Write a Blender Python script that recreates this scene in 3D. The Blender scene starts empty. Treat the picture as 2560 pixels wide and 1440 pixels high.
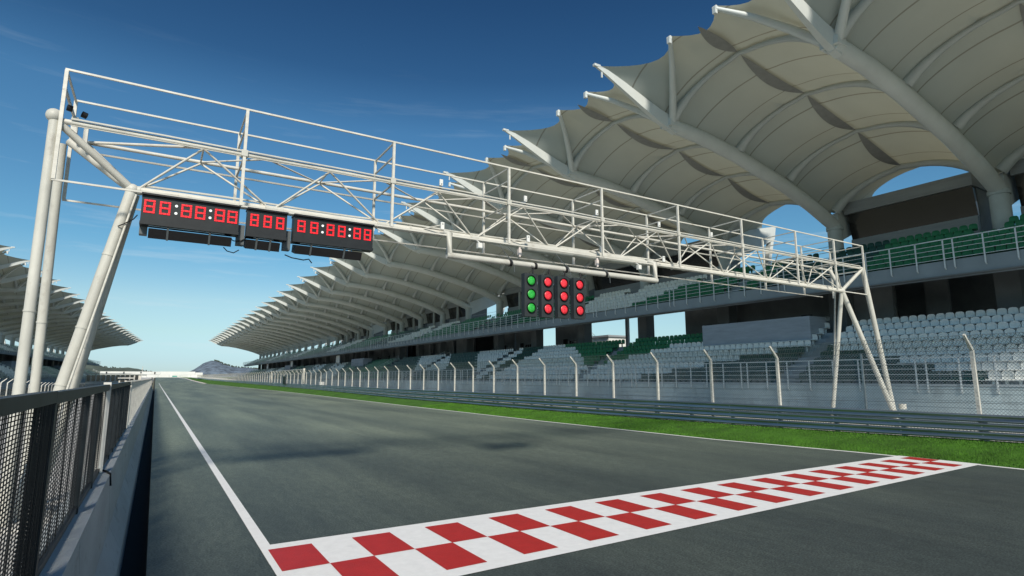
import bpy, math, random
from math import sin, cos, pi, radians, sqrt, atan2
from mathutils import Vector, Matrix
random.seed(7)
S = bpy.context.scene
COL = S.collection

# ------------------------------------------------------------------ camera
cam_d = bpy.data.cameras.new("camera")
cam = bpy.data.objects.new("camera", cam_d); COL.objects.link(cam)
cam_d.sensor_width = 36; cam_d.lens = 20.157
cam_d.clip_start = 0.1; cam_d.clip_end = 9000
cam.location = (0, 0, 2.0)
cam.rotation_euler = (radians(90 + 8.9212), 0, -radians(31.5828))
S.camera = cam

# ------------------------------------------------------------------ sun, sky, exposure
SUN_AZ, SUN_EL = 199.0, 37.0        # azimuth clockwise from +Y
sd = Vector((sin(radians(SUN_AZ)) * cos(radians(SUN_EL)), cos(radians(SUN_AZ)) * cos(radians(SUN_EL)), sin(radians(SUN_EL))))
sl = bpy.data.lights.new("sun", 'SUN'); sl.energy = 4.4; sl.angle = radians(7.5); sl.color = (1.0, 0.93, 0.82)
so = bpy.data.objects.new("sun", sl); COL.objects.link(so)
so.rotation_euler = sd.to_track_quat('Z', 'Y').to_euler()
W = bpy.data.worlds.new("World"); S.world = W; W.use_nodes = True
nt = W.node_tree; nt.nodes.clear()
wo = nt.nodes.new('ShaderNodeOutputWorld'); wb = nt.nodes.new('ShaderNodeBackground')
sky = nt.nodes.new('ShaderNodeTexSky'); sky.sky_type = 'NISHITA'; sky.sun_disc = False
sky.sun_elevation = radians(SUN_EL); sky.sun_rotation = radians(SUN_AZ)
sky.altitude = 0; sky.air_density = 1.0; sky.dust_density = 0.25; sky.ozone_density = 2.2
wb.inputs[1].default_value = 0.13
# thin cirrus wisps mixed into the sky
tc = nt.nodes.new('ShaderNodeTexCoord')
mp = nt.nodes.new('ShaderNodeMapping'); mp.inputs['Scale'].default_value = (2.2, 2.2, 26)
mp.inputs['Rotation'].default_value = (0.0, 0.0, 0.4)
ns = nt.nodes.new('ShaderNodeTexNoise'); ns.inputs['Scale'].default_value = 1.7; ns.inputs['Detail'].default_value = 9; ns.inputs['Roughness'].default_value = 0.62
cr = nt.nodes.new('ShaderNodeValToRGB'); cr.color_ramp.elements[0].position = 0.56; cr.color_ramp.elements[1].position = 0.86
cr.color_ramp.elements[0].color = (0, 0, 0, 1); cr.color_ramp.elements[1].color = (0.5, 0.5, 0.5, 1)
sx = nt.nodes.new('ShaderNodeSeparateXYZ')
mr = nt.nodes.new('ShaderNodeMapRange'); mr.inputs[1].default_value = 0.5; mr.inputs[2].default_value = 0.12; mr.inputs[3].default_value = 0; mr.inputs[4].default_value = 1
mm = nt.nodes.new('ShaderNodeMath'); mm.operation = 'MULTIPLY'
mx = nt.nodes.new('ShaderNodeMixRGB'); mx.inputs[2].default_value = (5.4, 6.2, 6.6, 1)
L = nt.links.new
L(tc.outputs['Generated'], mp.inputs[0]); L(mp.outputs[0], ns.inputs[0]); L(ns.outputs[0], cr.inputs[0])
L(tc.outputs['Generated'], sx.inputs[0]); L(sx.outputs[2], mr.inputs[0]); L(cr.outputs[0], mm.inputs[0]); L(mr.outputs[0], mm.inputs[1])
gm = nt.nodes.new('ShaderNodeHueSaturation'); gm.inputs['Saturation'].default_value = 1.12
# air colour by elevation: pale cyan near the horizon, deep blue higher up
ar = nt.nodes.new('ShaderNodeValToRGB'); el_ = ar.color_ramp.elements
for i_, (p_, c_) in enumerate([(0.0, (.44, .63, .95)), (.026, (.48, .64, .90)), (.07, (.64, .73, .76)), (.118, (.77, .82, .76)), (.2, (.53, .78, .78)), (.40, (.46, .72, .77)), (.48, (.27, .47, .56)), (.58, (.21, .38, .48)), (1.0, (.36, .54, .62))]):
    e_ = el_[i_] if i_ < 2 else el_.new(p_)
    e_.position = p_; e_.color = (*c_, 1)
am = nt.nodes.new('ShaderNodeMixRGB'); am.blend_type = 'MULTIPLY'; am.inputs[0].default_value = 1
L(sky.outputs[0], gm.inputs['Color']); L(sx.outputs[2], ar.inputs[0]); L(gm.outputs[0], am.inputs[1]); L(ar.outputs[0], am.inputs[2])
L(mm.outputs[0], mx.inputs[0]); L(am.outputs[0], mx.inputs[1]); L(mx.outputs[0], wb.inputs[0]); L(wb.outputs[0], wo.inputs[0])
S.view_settings.view_transform = 'Standard'; S.view_settings.look = 'None'
S.view_settings.exposure = 0.0; S.view_settings.gamma = 1.0
try: S.view_settings.use_curve_mapping = False
except Exception: pass
S.cycles.transparent_max_bounces = 24
S.cycles.max_bounces = 8

# ------------------------------------------------------------------ materials
def newmat(name):
    m = bpy.data.materials.new(name); m.use_nodes = True
    n = m.node_tree; b = n.nodes['Principled BSDF']
    return m, n, b
def mat(name, col, rough=0.7, metal=0.0, var=0.12, scale=3.0, bump=0.0, bscale=40.0, streak=None, spec=0.35, stain=None):
    """plain surface with noise-driven colour variation (coordinates of the object)"""
    m, n, b = newmat(name)
    b.inputs['Roughness'].default_value = rough; b.inputs['Metallic'].default_value = metal
    b.inputs['Specular IOR Level'].default_value = spec
    t = n.nodes.new('ShaderNodeTexCoord'); mpn = n.nodes.new('ShaderNodeMapping')
    if streak: mpn.inputs['Scale'].default_value = streak
    z = n.nodes.new('ShaderNodeTexNoise'); z.inputs['Scale'].default_value = scale; z.inputs['Detail'].default_value = 6; z.inputs['Roughness'].default_value = 0.65
    r = n.nodes.new('ShaderNodeValToRGB')
    r.color_ramp.elements[0].position = 0.3; r.color_ramp.elements[1].position = 0.7
    r.color_ramp.elements[0].color = (*[c * (1 - var) for c in col], 1); r.color_ramp.elements[1].color = (*[min(1, c * (1 + var)) for c in col], 1)
    n.links.new(t.outputs['Object'], mpn.inputs[0]); n.links.new(mpn.outputs[0], z.inputs[0]); n.links.new(z.outputs[0], r.inputs[0]); n.links.new(r.outputs[0], b.inputs['Base Color'])
    if stain:
        sc_, lo_, hi_, scol = stain
        z3 = n.nodes.new('ShaderNodeTexNoise'); z3.inputs['Scale'].default_value = sc_; z3.inputs['Detail'].default_value = 8; z3.inputs['Roughness'].default_value = .7
        r3_ = n.nodes.new('ShaderNodeValToRGB'); r3_.color_ramp.elements[0].position = lo_; r3_.color_ramp.elements[1].position = hi_
        mz = n.nodes.new('ShaderNodeMixRGB'); mz.inputs[2].default_value = (*scol, 1)
        n.links.new(mpn.outputs[0], z3.inputs[0]); n.links.new(z3.outputs[0], r3_.inputs[0]); n.links.new(r3_.outputs[0], mz.inputs[0]); n.links.new(r.outputs[0], mz.inputs[1]); n.links.new(mz.outputs[0], b.inputs['Base Color'])
    if bump:
        z2 = n.nodes.new('ShaderNodeTexNoise'); z2.inputs['Scale'].default_value = bscale; z2.inputs['Detail'].default_value = 4
        bp = n.nodes.new('ShaderNodeBump'); bp.inputs['Strength'].default_value = bump; bp.inputs['Distance'].default_value = 0.02
        n.links.new(t.outputs['Object'], z2.inputs[0]); n.links.new(z2.outputs[0], bp.inputs['Height']); n.links.new(bp.outputs[0], b.inputs['Normal'])
    return m

def mat_asphalt():
    m, n, b = newmat('asphalt')
    b.inputs['Roughness'].default_value = 0.62; b.inputs['Specular IOR Level'].default_value = 0.5
    t = n.nodes.new('ShaderNodeTexCoord')
    def noise(scale, mapscale, detail=6):
        mpn = n.nodes.new('ShaderNodeMapping'); mpn.inputs['Scale'].default_value = mapscale
        z = n.nodes.new('ShaderNodeTexNoise'); z.inputs['Scale'].default_value = scale; z.inputs['Detail'].default_value = detail; z.inputs['Roughness'].default_value = 0.6
        n.links.new(t.outputs['Object'], mpn.inputs[0]); n.links.new(mpn.outputs[0], z.inputs[0]); return z
    a = noise(1.0, (0.55, 0.045, 1), 7)       # long wheel-track streaks
    bb = noise(0.30, (1, 0.22, 1), 6)          # big patches
    c = noise(42.0, (1, 1, 1), 4); d_ = noise(9.0, (1, .35, 1), 9); d_.inputs['Roughness'].default_value = .8             # grain
    r1 = n.nodes.new('ShaderNodeValToRGB'); r1.color_ramp.elements[0].position = .35; r1.color_ramp.elements[1].position = .68
    r1.color_ramp.elements[0].color = (.046, .056, .057, 1); r1.color_ramp.elements[1].color = (.080, .094, .089, 1)
    n.links.new(a.outputs[0], r1.inputs[0])
    r2 = n.nodes.new('ShaderNodeValToRGB'); r2.color_ramp.elements[0].position = .35; r2.color_ramp.elements[1].position = .7
    r2.color_ramp.elements[0].color = (.76, .80, .82, 1); r2.color_ramp.elements[1].color = (1.20, 1.19, 1.12, 1)
    n.links.new(bb.outputs[0], r2.inputs[0])
    r3 = n.nodes.new('ShaderNodeValToRGB'); r3.color_ramp.elements[0].position = .38; r3.color_ramp.elements[1].position = .72
    r3.color_ramp.elements[0].color = (.55, .56, .56, 1); r3.color_ramp.elements[1].color = (1.75, 1.74, 1.7, 1)
    n.links.new(c.outputs[0], r3.inputs[0])
    m1 = n.nodes.new('ShaderNodeMixRGB'); m1.blend_type = 'MULTIPLY'; m1.inputs[0].default_value = 1
    m2 = n.nodes.new('ShaderNodeMixRGB'); m2.blend_type = 'MULTIPLY'; m2.inputs[0].default_value = 1
    n.links.new(r1.outputs[0], m1.inputs[1]); n.links.new(r2.outputs[0], m1.inputs[2])
    r5 = n.nodes.new('ShaderNodeValToRGB'); r5.color_ramp.elements[0].position = .34; r5.color_ramp.elements[1].position = .66
    r5.color_ramp.elements[0].color = (.72, .73, .74, 1); r5.color_ramp.elements[1].color = (1.28, 1.27, 1.25, 1); n.links.new(d_.outputs[0], r5.inputs[0])
    m5 = n.nodes.new('ShaderNodeMixRGB'); m5.blend_type = 'MULTIPLY'; m5.inputs[0].default_value = 1; n.links.new(m1.outputs[0], m5.inputs[1]); n.links.new(r5.outputs[0], m5.inputs[2])
    n.links.new(m5.outputs[0], m2.inputs[1]); n.links.new(r3.outputs[0], m2.inputs[2])
    # grazing sheen painted into the colour: darker near the start line, paler farther off
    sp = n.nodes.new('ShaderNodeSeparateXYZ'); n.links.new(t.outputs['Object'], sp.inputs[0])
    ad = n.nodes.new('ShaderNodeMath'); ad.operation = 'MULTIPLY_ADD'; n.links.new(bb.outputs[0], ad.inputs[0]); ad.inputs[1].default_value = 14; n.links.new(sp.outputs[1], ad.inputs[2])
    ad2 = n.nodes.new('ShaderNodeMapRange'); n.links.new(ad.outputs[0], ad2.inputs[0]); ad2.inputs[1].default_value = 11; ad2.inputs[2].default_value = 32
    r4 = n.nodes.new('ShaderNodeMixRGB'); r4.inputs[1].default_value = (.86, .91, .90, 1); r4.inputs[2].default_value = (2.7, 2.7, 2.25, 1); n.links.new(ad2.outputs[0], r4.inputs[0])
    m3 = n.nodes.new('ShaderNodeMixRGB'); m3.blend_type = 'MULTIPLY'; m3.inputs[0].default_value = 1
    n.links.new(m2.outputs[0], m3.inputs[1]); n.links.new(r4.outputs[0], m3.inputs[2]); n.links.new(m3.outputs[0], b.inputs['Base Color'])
    bp = n.nodes.new('ShaderNodeBump'); bp.inputs['Strength'].default_value = 0.35; bp.inputs['Distance'].default_value = 0.006
    n.links.new(c.outputs[0], bp.inputs['Height']); n.links.new(bp.outputs[0], b.inputs['Normal'])
    return m

def mat_membrane():
    m, n, b = newmat('roof_fabric')
    out = n.nodes['Material Output']
    t = n.nodes.new('ShaderNodeTexCoord')
    sp = n.nodes.new('ShaderNodeSeparateXYZ'); n.links.new(t.outputs['UV'], sp.inputs[0])
    def M(op, a=None, bv=None):
        q = n.nodes.new('ShaderNodeMath'); q.operation = op
        for i, x in enumerate((a, bv)):
            if x is None: continue
            if hasattr(x, 'links'): n.links.new(x, q.inputs[i])
            else: q.inputs[i].default_value = x
        return q.outputs[0]
    fr = M('FRACT', M('MULTIPLY', sp.outputs[1], 11.0)); d1 = M('ABSOLUTE', M('SUBTRACT', fr, 0.5))
    line = M('GREATER_THAN', d1, 0.482)
    z = n.nodes.new('ShaderNodeTexNoise'); z.inputs['Scale'].default_value = 0.5; z.inputs['Detail'].default_value = 6
    n.links.new(t.outputs['Object'], z.inputs[0])
    r = n.nodes.new('ShaderNodeValToRGB'); r.color_ramp.elements[0].color = (.43, .46, .44, 1); r.color_ramp.elements[1].color = (.51, .55, .52, 1)
    n.links.new(z.outputs[0], r.inputs[0])
    mxx = n.nodes.new('ShaderNodeMixRGB'); mxx.inputs[2].default_value = (.30, .30, .27, 1)
    n.links.new(line, mxx.inputs[0]); n.links.new(r.outputs[0], mxx.inputs[1])
    df = n.nodes.new('ShaderNodeBsdfDiffuse'); tl = n.nodes.new('ShaderNodeBsdfTranslucent'); ms = n.nodes.new('ShaderNodeMixShader')
    n.links.new(mxx.outputs[0], df.inputs[0])
    tm = n.nodes.new('ShaderNodeMixRGB'); tm.blend_type = 'MULTIPLY'; tm.inputs[0].default_value = 1; tm.inputs[2].default_value = (1.0, .85, .56, 1)
    n.links.new(mxx.outputs[0], tm.inputs[1]); n.links.new(tm.outputs[0], tl.inputs[0])
    ms.inputs[0].default_value = 0.18
    n.links.new(df.outputs[0], ms.inputs[1]); n.links.new(tl.outputs[0], ms.inputs[2]); n.links.new(ms.outputs[0], out.inputs[0])
    return m

def mat_mesh(name, col, cell=0.09, wire=0.012, diag=True, metal=0.3):
    """chain-link netting: wires opaque, holes transparent, from object coordinates (plane Y-Z)"""
    m, n, b = newmat(name); out = n.nodes['Material Output']
    b.inputs['Base Color'].default_value = (*col, 1); b.inputs['Roughness'].default_value = .5; b.inputs['Metallic'].default_value = metal
    t = n.nodes.new('ShaderNodeTexCoord'); sp = n.nodes.new('ShaderNodeSeparateXYZ'); n.links.new(t.outputs['Object'], sp.inputs[0])
    def M(op, a=None, bv=None):
        q = n.nodes.new('ShaderNodeMath'); q.operation = op
        for i, x in enumerate((a, bv)):
            if x is None: continue
            if hasattr(x, 'links'): n.links.new(x, q.inputs[i])
            else: q.inputs[i].default_value = x
        return q.outputs[0]
    A, B = sp.outputs[1], sp.outputs[2]
    if diag: A, B = M('ADD', sp.outputs[1], sp.outputs[2]), M('SUBTRACT', sp.outputs[1], sp.outputs[2])
    la = M('LESS_THAN', M('FRACT', M('DIVIDE', A, cell)), wire / cell)
    lb = M('LESS_THAN', M('FRACT', M('DIVIDE', B, cell)), wire / cell)
    f = M('MAXIMUM', la, lb)
    tr = n.nodes.new('ShaderNodeBsdfTransparent'); ms = n.nodes.new('ShaderNodeMixShader')
    n.links.new(f, ms.inputs[0]); n.links.new(tr.outputs[0], ms.inputs[1]); n.links.new(b.outputs[0], ms.inputs[2]); n.links.new(ms.outputs[0], out.inputs[0])
    return m

def mat_emit(name, col, strength, rough=0.35):
    m, n, b = newmat(name)
    b.inputs['Base Color'].default_value = (*col, 1); b.inputs['Roughness'].default_value = rough
    b.inputs['Emission Color'].default_value = (*col, 1); b.inputs['Emission Strength'].default_value = strength
    return m
def mat_lens(name, col, strength):
    m, n, b = newmat(name)
    t = n.nodes.new('ShaderNodeTexCoord'); v = n.nodes.new('ShaderNodeTexVoronoi'); v.inputs['Scale'].default_value = 38
    r = n.nodes.new('ShaderNodeValToRGB'); r.color_ramp.elements[0].color = (*[min(1, c * 1.25 + .03) for c in col], 1); r.color_ramp.elements[1].color = (*[c * .55 for c in col], 1)
    n.links.new(t.outputs['Object'], v.inputs[0]); n.links.new(v.outputs['Distance'], r.inputs[0])
    n.links.new(r.outputs[0], b.inputs['Base Color']); n.links.new(r.outputs[0], b.inputs['Emission Color'])
    b.inputs['Emission Strength'].default_value = strength; b.inputs['Roughness'].default_value = .38
    return m

MT = dict(
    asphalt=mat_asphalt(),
    gap_shade=mat('drain_shade_black', (.012, .014, .016), .9),  # near-black: the pit wall's shade over this gap is put into the colour
    paint=mat('white_road_paint', (.84, .84, .82), .55, var=.05, scale=8, bump=.3, bscale=90, stain=(2.6, .60, .95, (.60, .61, .60))),
    redpaint=mat('red_road_paint', (.46, .026, .022), .5, var=.10, scale=5, bump=.3, bscale=90, stain=(2.6, .62, .95, (.27, .03, .03))),
    ground=mat('bare_ground', (.16, .16, .11), .95, var=.3, scale=.05),
    grassbase=mat('turf', (.048, .135, .010), .95, var=.45, scale=.9, bump=.6, bscale=30),
    grass=mat('grass_blade', (.066, .178, .013), .8, var=.45, scale=1.1),
    pit=mat('pit_concrete', (.52, .51, .48), .85, var=.18, scale=.8),
    wallpaint=mat('grey_painted_concrete', (.46, .50, .51), .6, var=.14, scale=2.5, bump=.25, bscale=30, streak=(1, .35, 1), stain=(5.0, .55, .72, (.27, .29, .29))),
    darkframe=mat('dark_grey_metal', (.030, .036, .040), .45, .4, var=.3, scale=6),
    darkwire=mat('dark_wire', (.018, .020, .022), .5, .3, var=.2),
    whitepost=mat('white_fence_post', (.64, .62, .56), .6, var=.12, scale=5),
    mottled=mat('weathered_white_post', (.52, .51, .46), .75, var=.30, scale=14, bump=.3, bscale=25),
    steelw=mat('white_painted_steel', (.63, .61, .54), .42, var=.14, scale=6.0, streak=(.6, 2, 2), stain=(4.0, .60, .74, (.30, .24, .17))),
    steelw2=mat('grey_white_steel', (.55, .54, .48), .45, var=.14, scale=2.2, streak=(.8, 1.5, .5), bump=.1, bscale=20, stain=(3.0, .58, .78, (.30, .27, .22))),
    galv=mat('galvanised_steel', (.32, .36, .38), .33, .85, var=.25, scale=1.5, streak=(3, .25, 4)),
    handrail=mat('handrail_steel', (.60, .65, .66), .4, .15, var=.1),
    conc=mat('stand_concrete', (.32, .37, .40), .85, var=.16, scale=.7, bump=.15, bscale=8, streak=(1, .5, 1)),
    concwall=mat('front_wall_concrete', (.38, .46, .48), .85, var=.25, scale=.35, bump=.15, bscale=8, streak=(1, .9, .5), stain=(1.6, .52, .75, (.24, .28, .29))),
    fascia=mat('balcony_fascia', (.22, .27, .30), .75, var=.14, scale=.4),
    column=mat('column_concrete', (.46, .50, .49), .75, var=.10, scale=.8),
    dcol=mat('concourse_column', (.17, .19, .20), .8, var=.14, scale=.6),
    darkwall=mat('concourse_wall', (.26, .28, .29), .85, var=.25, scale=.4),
    beam=mat('roof_beam_paint', (.62, .65, .63), .45, var=.07, scale=.7),
    arch=mat('roof_arch_paint', (.50, .53, .52), .5, var=.07, scale=.7),
    flap=mat('seam_flap', (.28, .28, .265), .9, var=.1),
    fabric=mat_membrane(),
    glass=mat('tinted_glass', (.020, .018, .017), .12, .0, var=.4, scale=.6, spec=.9),
    service_bounce=mat('service_road_bounce', (.66, .65, .61), .9, var=.12, scale=.6),  # unseen strip, made extra pale to bounce light up onto the lower seats
    brick=mat('grey_blockwork', (.36, .40, .44), .85, var=.12, scale=.8, streak=(1, 1, 6)),
    cladding=mat('grey_cladding', (.30, .32, .33), .6, var=.12, scale=.5, streak=(1, 1, 10)),
    seatw=mat('white_seat_plastic', (.86, .88, .84), .4, var=.07, scale=2, stain=(.9, .5, .9, (.62, .64, .60))),
    seatg=mat('green_seat_plastic', (.022, .20, .085), .4, var=.18, scale=2),
    seatd=mat('dark_green_seat_plastic', (.010, .075, .062), .4, var=.18, scale=2),
    dispblk=mat('display_black', (.016, .018, .019), .45, var=.25, scale=6),
    dispside=mat('display_grey', (.10, .115, .12), .5, var=.15, scale=4),
    digit=mat_emit('red_segment', (.85, .012, .02), .55),
    dot=mat_emit('white_dot', (.85, .87, .85), .25),
    redlens=mat_lens('red_lens', (.72, .02, .035), .28),
    greenlens=mat_lens('green_lens', (.014, .36, .035), .25),
    housing=mat('signal_housing', (.030, .036, .038), .55, var=.2, scale=5),
    cable=mat('black_cable', (.012, .012, .013), .6),
    sensorw=mat('white_enamel', (.78, .78, .74), .4, var=.05),
    chain=mat_mesh('chain_link', (.24, .28, .30), .085, .0125),
    finemesh=mat_mesh('pale_mesh', (.62, .61, .56), .05, .016, diag=False, metal=.0),
    boarding=mat('white_boarding', (.70, .70, .66), .6, var=.08, scale=.12),
    tealsign=mat('teal_panel', (.10, .35, .28), .6, var=.1),
    hill=mat('rocky_scrub', (.125, .16, .20), .95, var=.6, scale=.09, bump=1.0, bscale=.05),
    hill2=mat('scrub_hill', (.085, .105, .085), .95, var=.4, scale=.03, bump=1.0, bscale=.05),
    bluecloth=mat('blue_cloth', (.03, .06, .25), .8),
    kerb=mat('kerb_concrete', (.68, .60, .56), .7, var=.15, scale=1.2),
)

# ------------------------------------------------------------------ mesh builder
ORI = {}
def put(o, parent=None, loc=(0, 0, 0)):
    COL.objects.link(o)
    ORI[o.name] = Vector(loc)
    if parent is not None:
        o.parent = parent; o.location = Vector(loc) - ORI[parent.name]
    else: o.location = loc
    return o
def tag(o, label=None, cat=None, group=None, kind=None):
    if label: o['label'] = label
    if cat: o['category'] = cat
    if group: o['group'] = group
    if kind: o['kind'] = kind
    return o
def thing(name, loc, label, cat, group=None):
    return tag(put(bpy.data.objects.new(name, None), None, loc), label, cat, group)

class MB:
    def __init__(s, f=None): s.v = []; s.f = []; s.mi = []; s.sm = []; s.map = f; s.cur = 0; s.uv = None
    def add(s, vs, fs, smooth=False):
        k = len(s.v); s.v.extend(vs); s.f.extend([tuple(k + i for i in f) for f in fs]); s.mi.extend([s.cur] * len(fs)); s.sm.extend([smooth] * len(fs))
    def box(s, a, b):
        x0, y0, z0 = a; x1, y1, z1 = b
        s.add([(x0, y0, z0), (x1, y0, z0), (x1, y1, z0), (x0, y1, z0), (x0, y0, z1), (x1, y0, z1), (x1, y1, z1), (x0, y1, z1)],
              [(0, 3, 2, 1), (4, 5, 6, 7), (0, 1, 5, 4), (1, 2, 6, 5), (2, 3, 7, 6), (3, 0, 4, 7)])
    def bar(s, p, q, w, h=None, up=(0, 0, 1), w2=None, h2=None):
        h = w if h is None else h; w2 = w if w2 is None else w2; h2 = h if h2 is None else h2
        p = Vector(p); q = Vector(q); d = (q - p).normalized(); u = Vector(up)
        if abs(d.dot(u)) > .98: u = Vector((1, 0, 0))
        a = d.cross(u).normalized(); b = a.cross(d)
        vs = [p + a * i * w / 2 + b * j * h / 2 for i, j in ((-1, -1), (1, -1), (1, 1), (-1, 1))] + [q + a * i * w2 / 2 + b * j * h2 / 2 for i, j in ((-1, -1), (1, -1), (1, 1), (-1, 1))]
        s.add(vs, [(0, 3, 2, 1), (4, 5, 6, 7), (0, 1, 5, 4), (1, 2, 6, 5), (2, 3, 7, 6), (3, 0, 4, 7)])
    def tube(s, pts, r, n=8, caps=True):
        pts = [Vector(p) for p in pts]; m = len(pts); rr = r if isinstance(r, (list, tuple)) else [r] * m
        k = len(s.v); vs = []; fs = []
        ref = Vector((0, 0, 1))
        for i, p in enumerate(pts):
            d = (pts[min(i + 1, m - 1)] - pts[max(i - 1, 0)]).normalized()
            u = ref if abs(d.dot(ref)) < .95 else Vector((1, 0, 0))
            a = d.cross(u).normalized(); b = a.cross(d)
            for j in range(n):
                t = 2 * pi * j / n; vs.append(p + (a * cos(t) + b * sin(t)) * rr[i])
        for i in range(m - 1):
            for j in range(n):
                j2 = (j + 1) % n; fs.append((i * n + j, i * n + j2, (i + 1) * n + j2, (i + 1) * n + j))
        s.add(vs, fs, True)
        if caps: s.add(vs[:n], [tuple(range(n))[::-1]]); s.add(vs[-n:], [tuple(range(n))])
    def disc(s, c, r, nrm, th=.02, n=20, bulge=0):
        c = Vector(c); d = Vector(nrm).normalized(); u = Vector((0, 0, 1)) if abs(d.z) < .9 else Vector((1, 0, 0))
        a = d.cross(u).normalized(); b = a.cross(d)
        ring = lambda q, R: [q + (a * cos(2 * pi * j / n) + b * sin(2 * pi * j / n)) * R for j in range(n)]
        v = ring(c, r) + ring(c + d * th, r) + ring(c + d * (th + bulge * .7), r * .6) + [c + d * (th + bulge)]
        f = [(j, (j + 1) % n, n + (j + 1) % n, n + j) for j in range(n)] + [(n + j, n + (j + 1) % n, 2 * n + (j + 1) % n, 2 * n + j) for j in range(n)] + [(2 * n + j, 2 * n + (j + 1) % n, 3 * n) for j in range(n)]
        s.add(v, f, bulge > 0)
    def sphere(s, c, r, n=16, m=10):
        c = Vector(c); v = []; f = []
        for i in range(m + 1):
            for j in range(n):
                t = pi * i / m; p = 2 * pi * j / n; v.append(c + Vector((sin(t) * cos(p), sin(t) * sin(p), cos(t))) * r)
        for i in range(m):
            for j in range(n): f.append((i * n + j, (i + 1) * n + j, (i + 1) * n + (j + 1) % n, i * n + (j + 1) % n))
        s.add(v, f, True)
    def grid(s, rows, smooth=True):
        n = len(rows[0]); v = [p for r in rows for p in r]
        s.add(v, [(i * n + j, i * n + j + 1, (i + 1) * n + j + 1, (i + 1) * n + j) for i in range(len(rows) - 1) for j in range(n - 1)], smooth)
    def build(s, name, mats, parent=None, loc=None, label=None, cat=None, group=None, kind=None):
        if not isinstance(mats, (list, tuple)): mats = [mats]
        V = [Vector(s.map(*v)) if s.map else Vector(v) for v in s.v]
        if loc is None: loc = ORI[parent.name] if parent is not None else (0, 0, 0)
        loc = Vector(loc)
        me = bpy.data.meshes.new(name); me.from_pydata([v - loc for v in V], [], s.f)
        for m in mats: me.materials.append(m)
        me.polygons.foreach_set('material_index', s.mi); me.polygons.foreach_set('use_smooth', s.sm)
        if s.uv:
            uvl = me.uv_layers.new(name='UVMap'); li = 0
            for f in s.f:
                for vi in f: uvl.data[li].uv = s.uv[vi]; li += 1
        me.update()
        o = bpy.data.objects.new(name, me); put(o, parent, loc)
        return tag(o, label, cat, group, kind)

def lerp(tab, y):
    if y <= tab[0][0]: return tab[0][1]
    for (a, p), (b, q) in zip(tab, tab[1:]):
        if y <= b: return p + (q - p) * (y - a) / (b - a)
    return tab[-1][1]
ZR = [(8, 0), (150, .02), (230, .10), (300, .8), (360, 1.7), (420, 2.25), (470, 2.6)]
zr = lambda y: lerp(ZR, y)
ZG = [(-10, .46), (5, .41), (13, .29), (22, .22), (31, .19), (49, .22), (78, .44), (107, .56), (162, .75), (268, 1.2), (350, 1.9), (420, 2.4)]
zg = lambda y: lerp(ZG, y)
XE = [(-10, 16.75), (8.5, 16.6), (13, 15.95), (23, 15.7), (41, 15.8), (72, 16.3), (100, 16.45), (140, 16.1), (190, 15.3), (240, 14.5), (300, 14.3), (360, 13.9), (420, 12.5), (470, 9)]
xe = lambda y: lerp(XE, y)
YS = [-6 + i for i in range(0, 60)] + [54 + 4 * i for i in range(1, 105)]

# ------------------------------------------------------------------ the ground
b = MB(); ys = [-60, -6] + YS[1:] + [480, 520, 700, 1000, 1500, 1900]
gz = lambda y: min(zr(y), 2.3) - .26
b.grid([[(x, y, gz(y)) for x in (-1100, -600, -120, -30, -15)] for y in ys], False)
b.grid([[(x, y, gz(y)) for x in (-15, -5, -0.155)] for y in ys], False)
b.grid([[(x, y, gz(y)) for x in (-.155, .085)] for y in ys], False)
b.grid([[(x, y, gz(y) - .01) for x in (.085, 18.5, 40, 120, 600, 1100)] for y in ys], False)
b.build('ground', MT['ground'], kind='structure')
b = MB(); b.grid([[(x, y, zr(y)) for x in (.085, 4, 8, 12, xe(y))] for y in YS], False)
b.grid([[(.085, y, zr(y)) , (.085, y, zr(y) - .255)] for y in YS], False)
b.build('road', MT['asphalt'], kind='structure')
b = MB(); b.grid([[(-.17, y, gz(y) + .012), (.084, y, gz(y) + .012)] for y in YS], False); b.grid([[(.083, y, gz(y) + .012), (.083, y, zr(y) - .004)] for y in YS], False); b.build('gap_shade_strip', MT['gap_shade'], kind='structure')
b = MB(); b.grid([[(-14, y, zr(y) - .03), (-6, y, zr(y) - .03), (-.66, y, zr(y) - .03)] for y in YS], False); b.build('pit_lane', MT['pit'], kind='structure')
# edge lines
b = MB(); b.grid([[(1.22, y, zr(y) + .004), (1.35, y, zr(y) + .004)] for y in YS if 6.2 < y < 240], False)
b.v.extend([]); b.build('left_edge_line', MT['paint'], kind='structure')
b = MB(); b.grid([[(xe(y) - .17, y, zr(y) + .004), (xe(y) - .02, y, zr(y) + .004)] for y in YS], False); b.build('right_edge_line', MT['paint'], kind='structure')
b = MB(); b.grid([[(xe(y) - .02, y, zr(y) + .02), (xe(y) + .7, y, zr(y) + .10)] for y in YS if 225 < y], False); b.build('kerb', MT['kerb'], kind='structure')
# grass bank
b = MB()
def bank(y, t):
    x0, x1 = xe(y) + (.7 if y > 225 else 0), 18.62 if y < 300 else 18.62 + (y - 300) * .35
    return (x0 + (x1 - x0) * t, y, zr(y) + (zg(y) - zr(y)) * t + .02 * sin(t * pi))
b.grid([[bank(y, t) for t in (0, .15, .5, .8, 1)] for y in YS]); b.build('grass_verge', MT['grassbase'], kind='structure')
b = MB(); b.grid([[(18.62, y, zg(y)), (25, y, min(zg(y), 0.05) if y < 285 else zg(y)), (31.5, y, .0 if y < 285 else zg(y))] for y in YS]); b.build('unseen_bounce_road', MT['service_bounce'], kind='structure')
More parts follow.
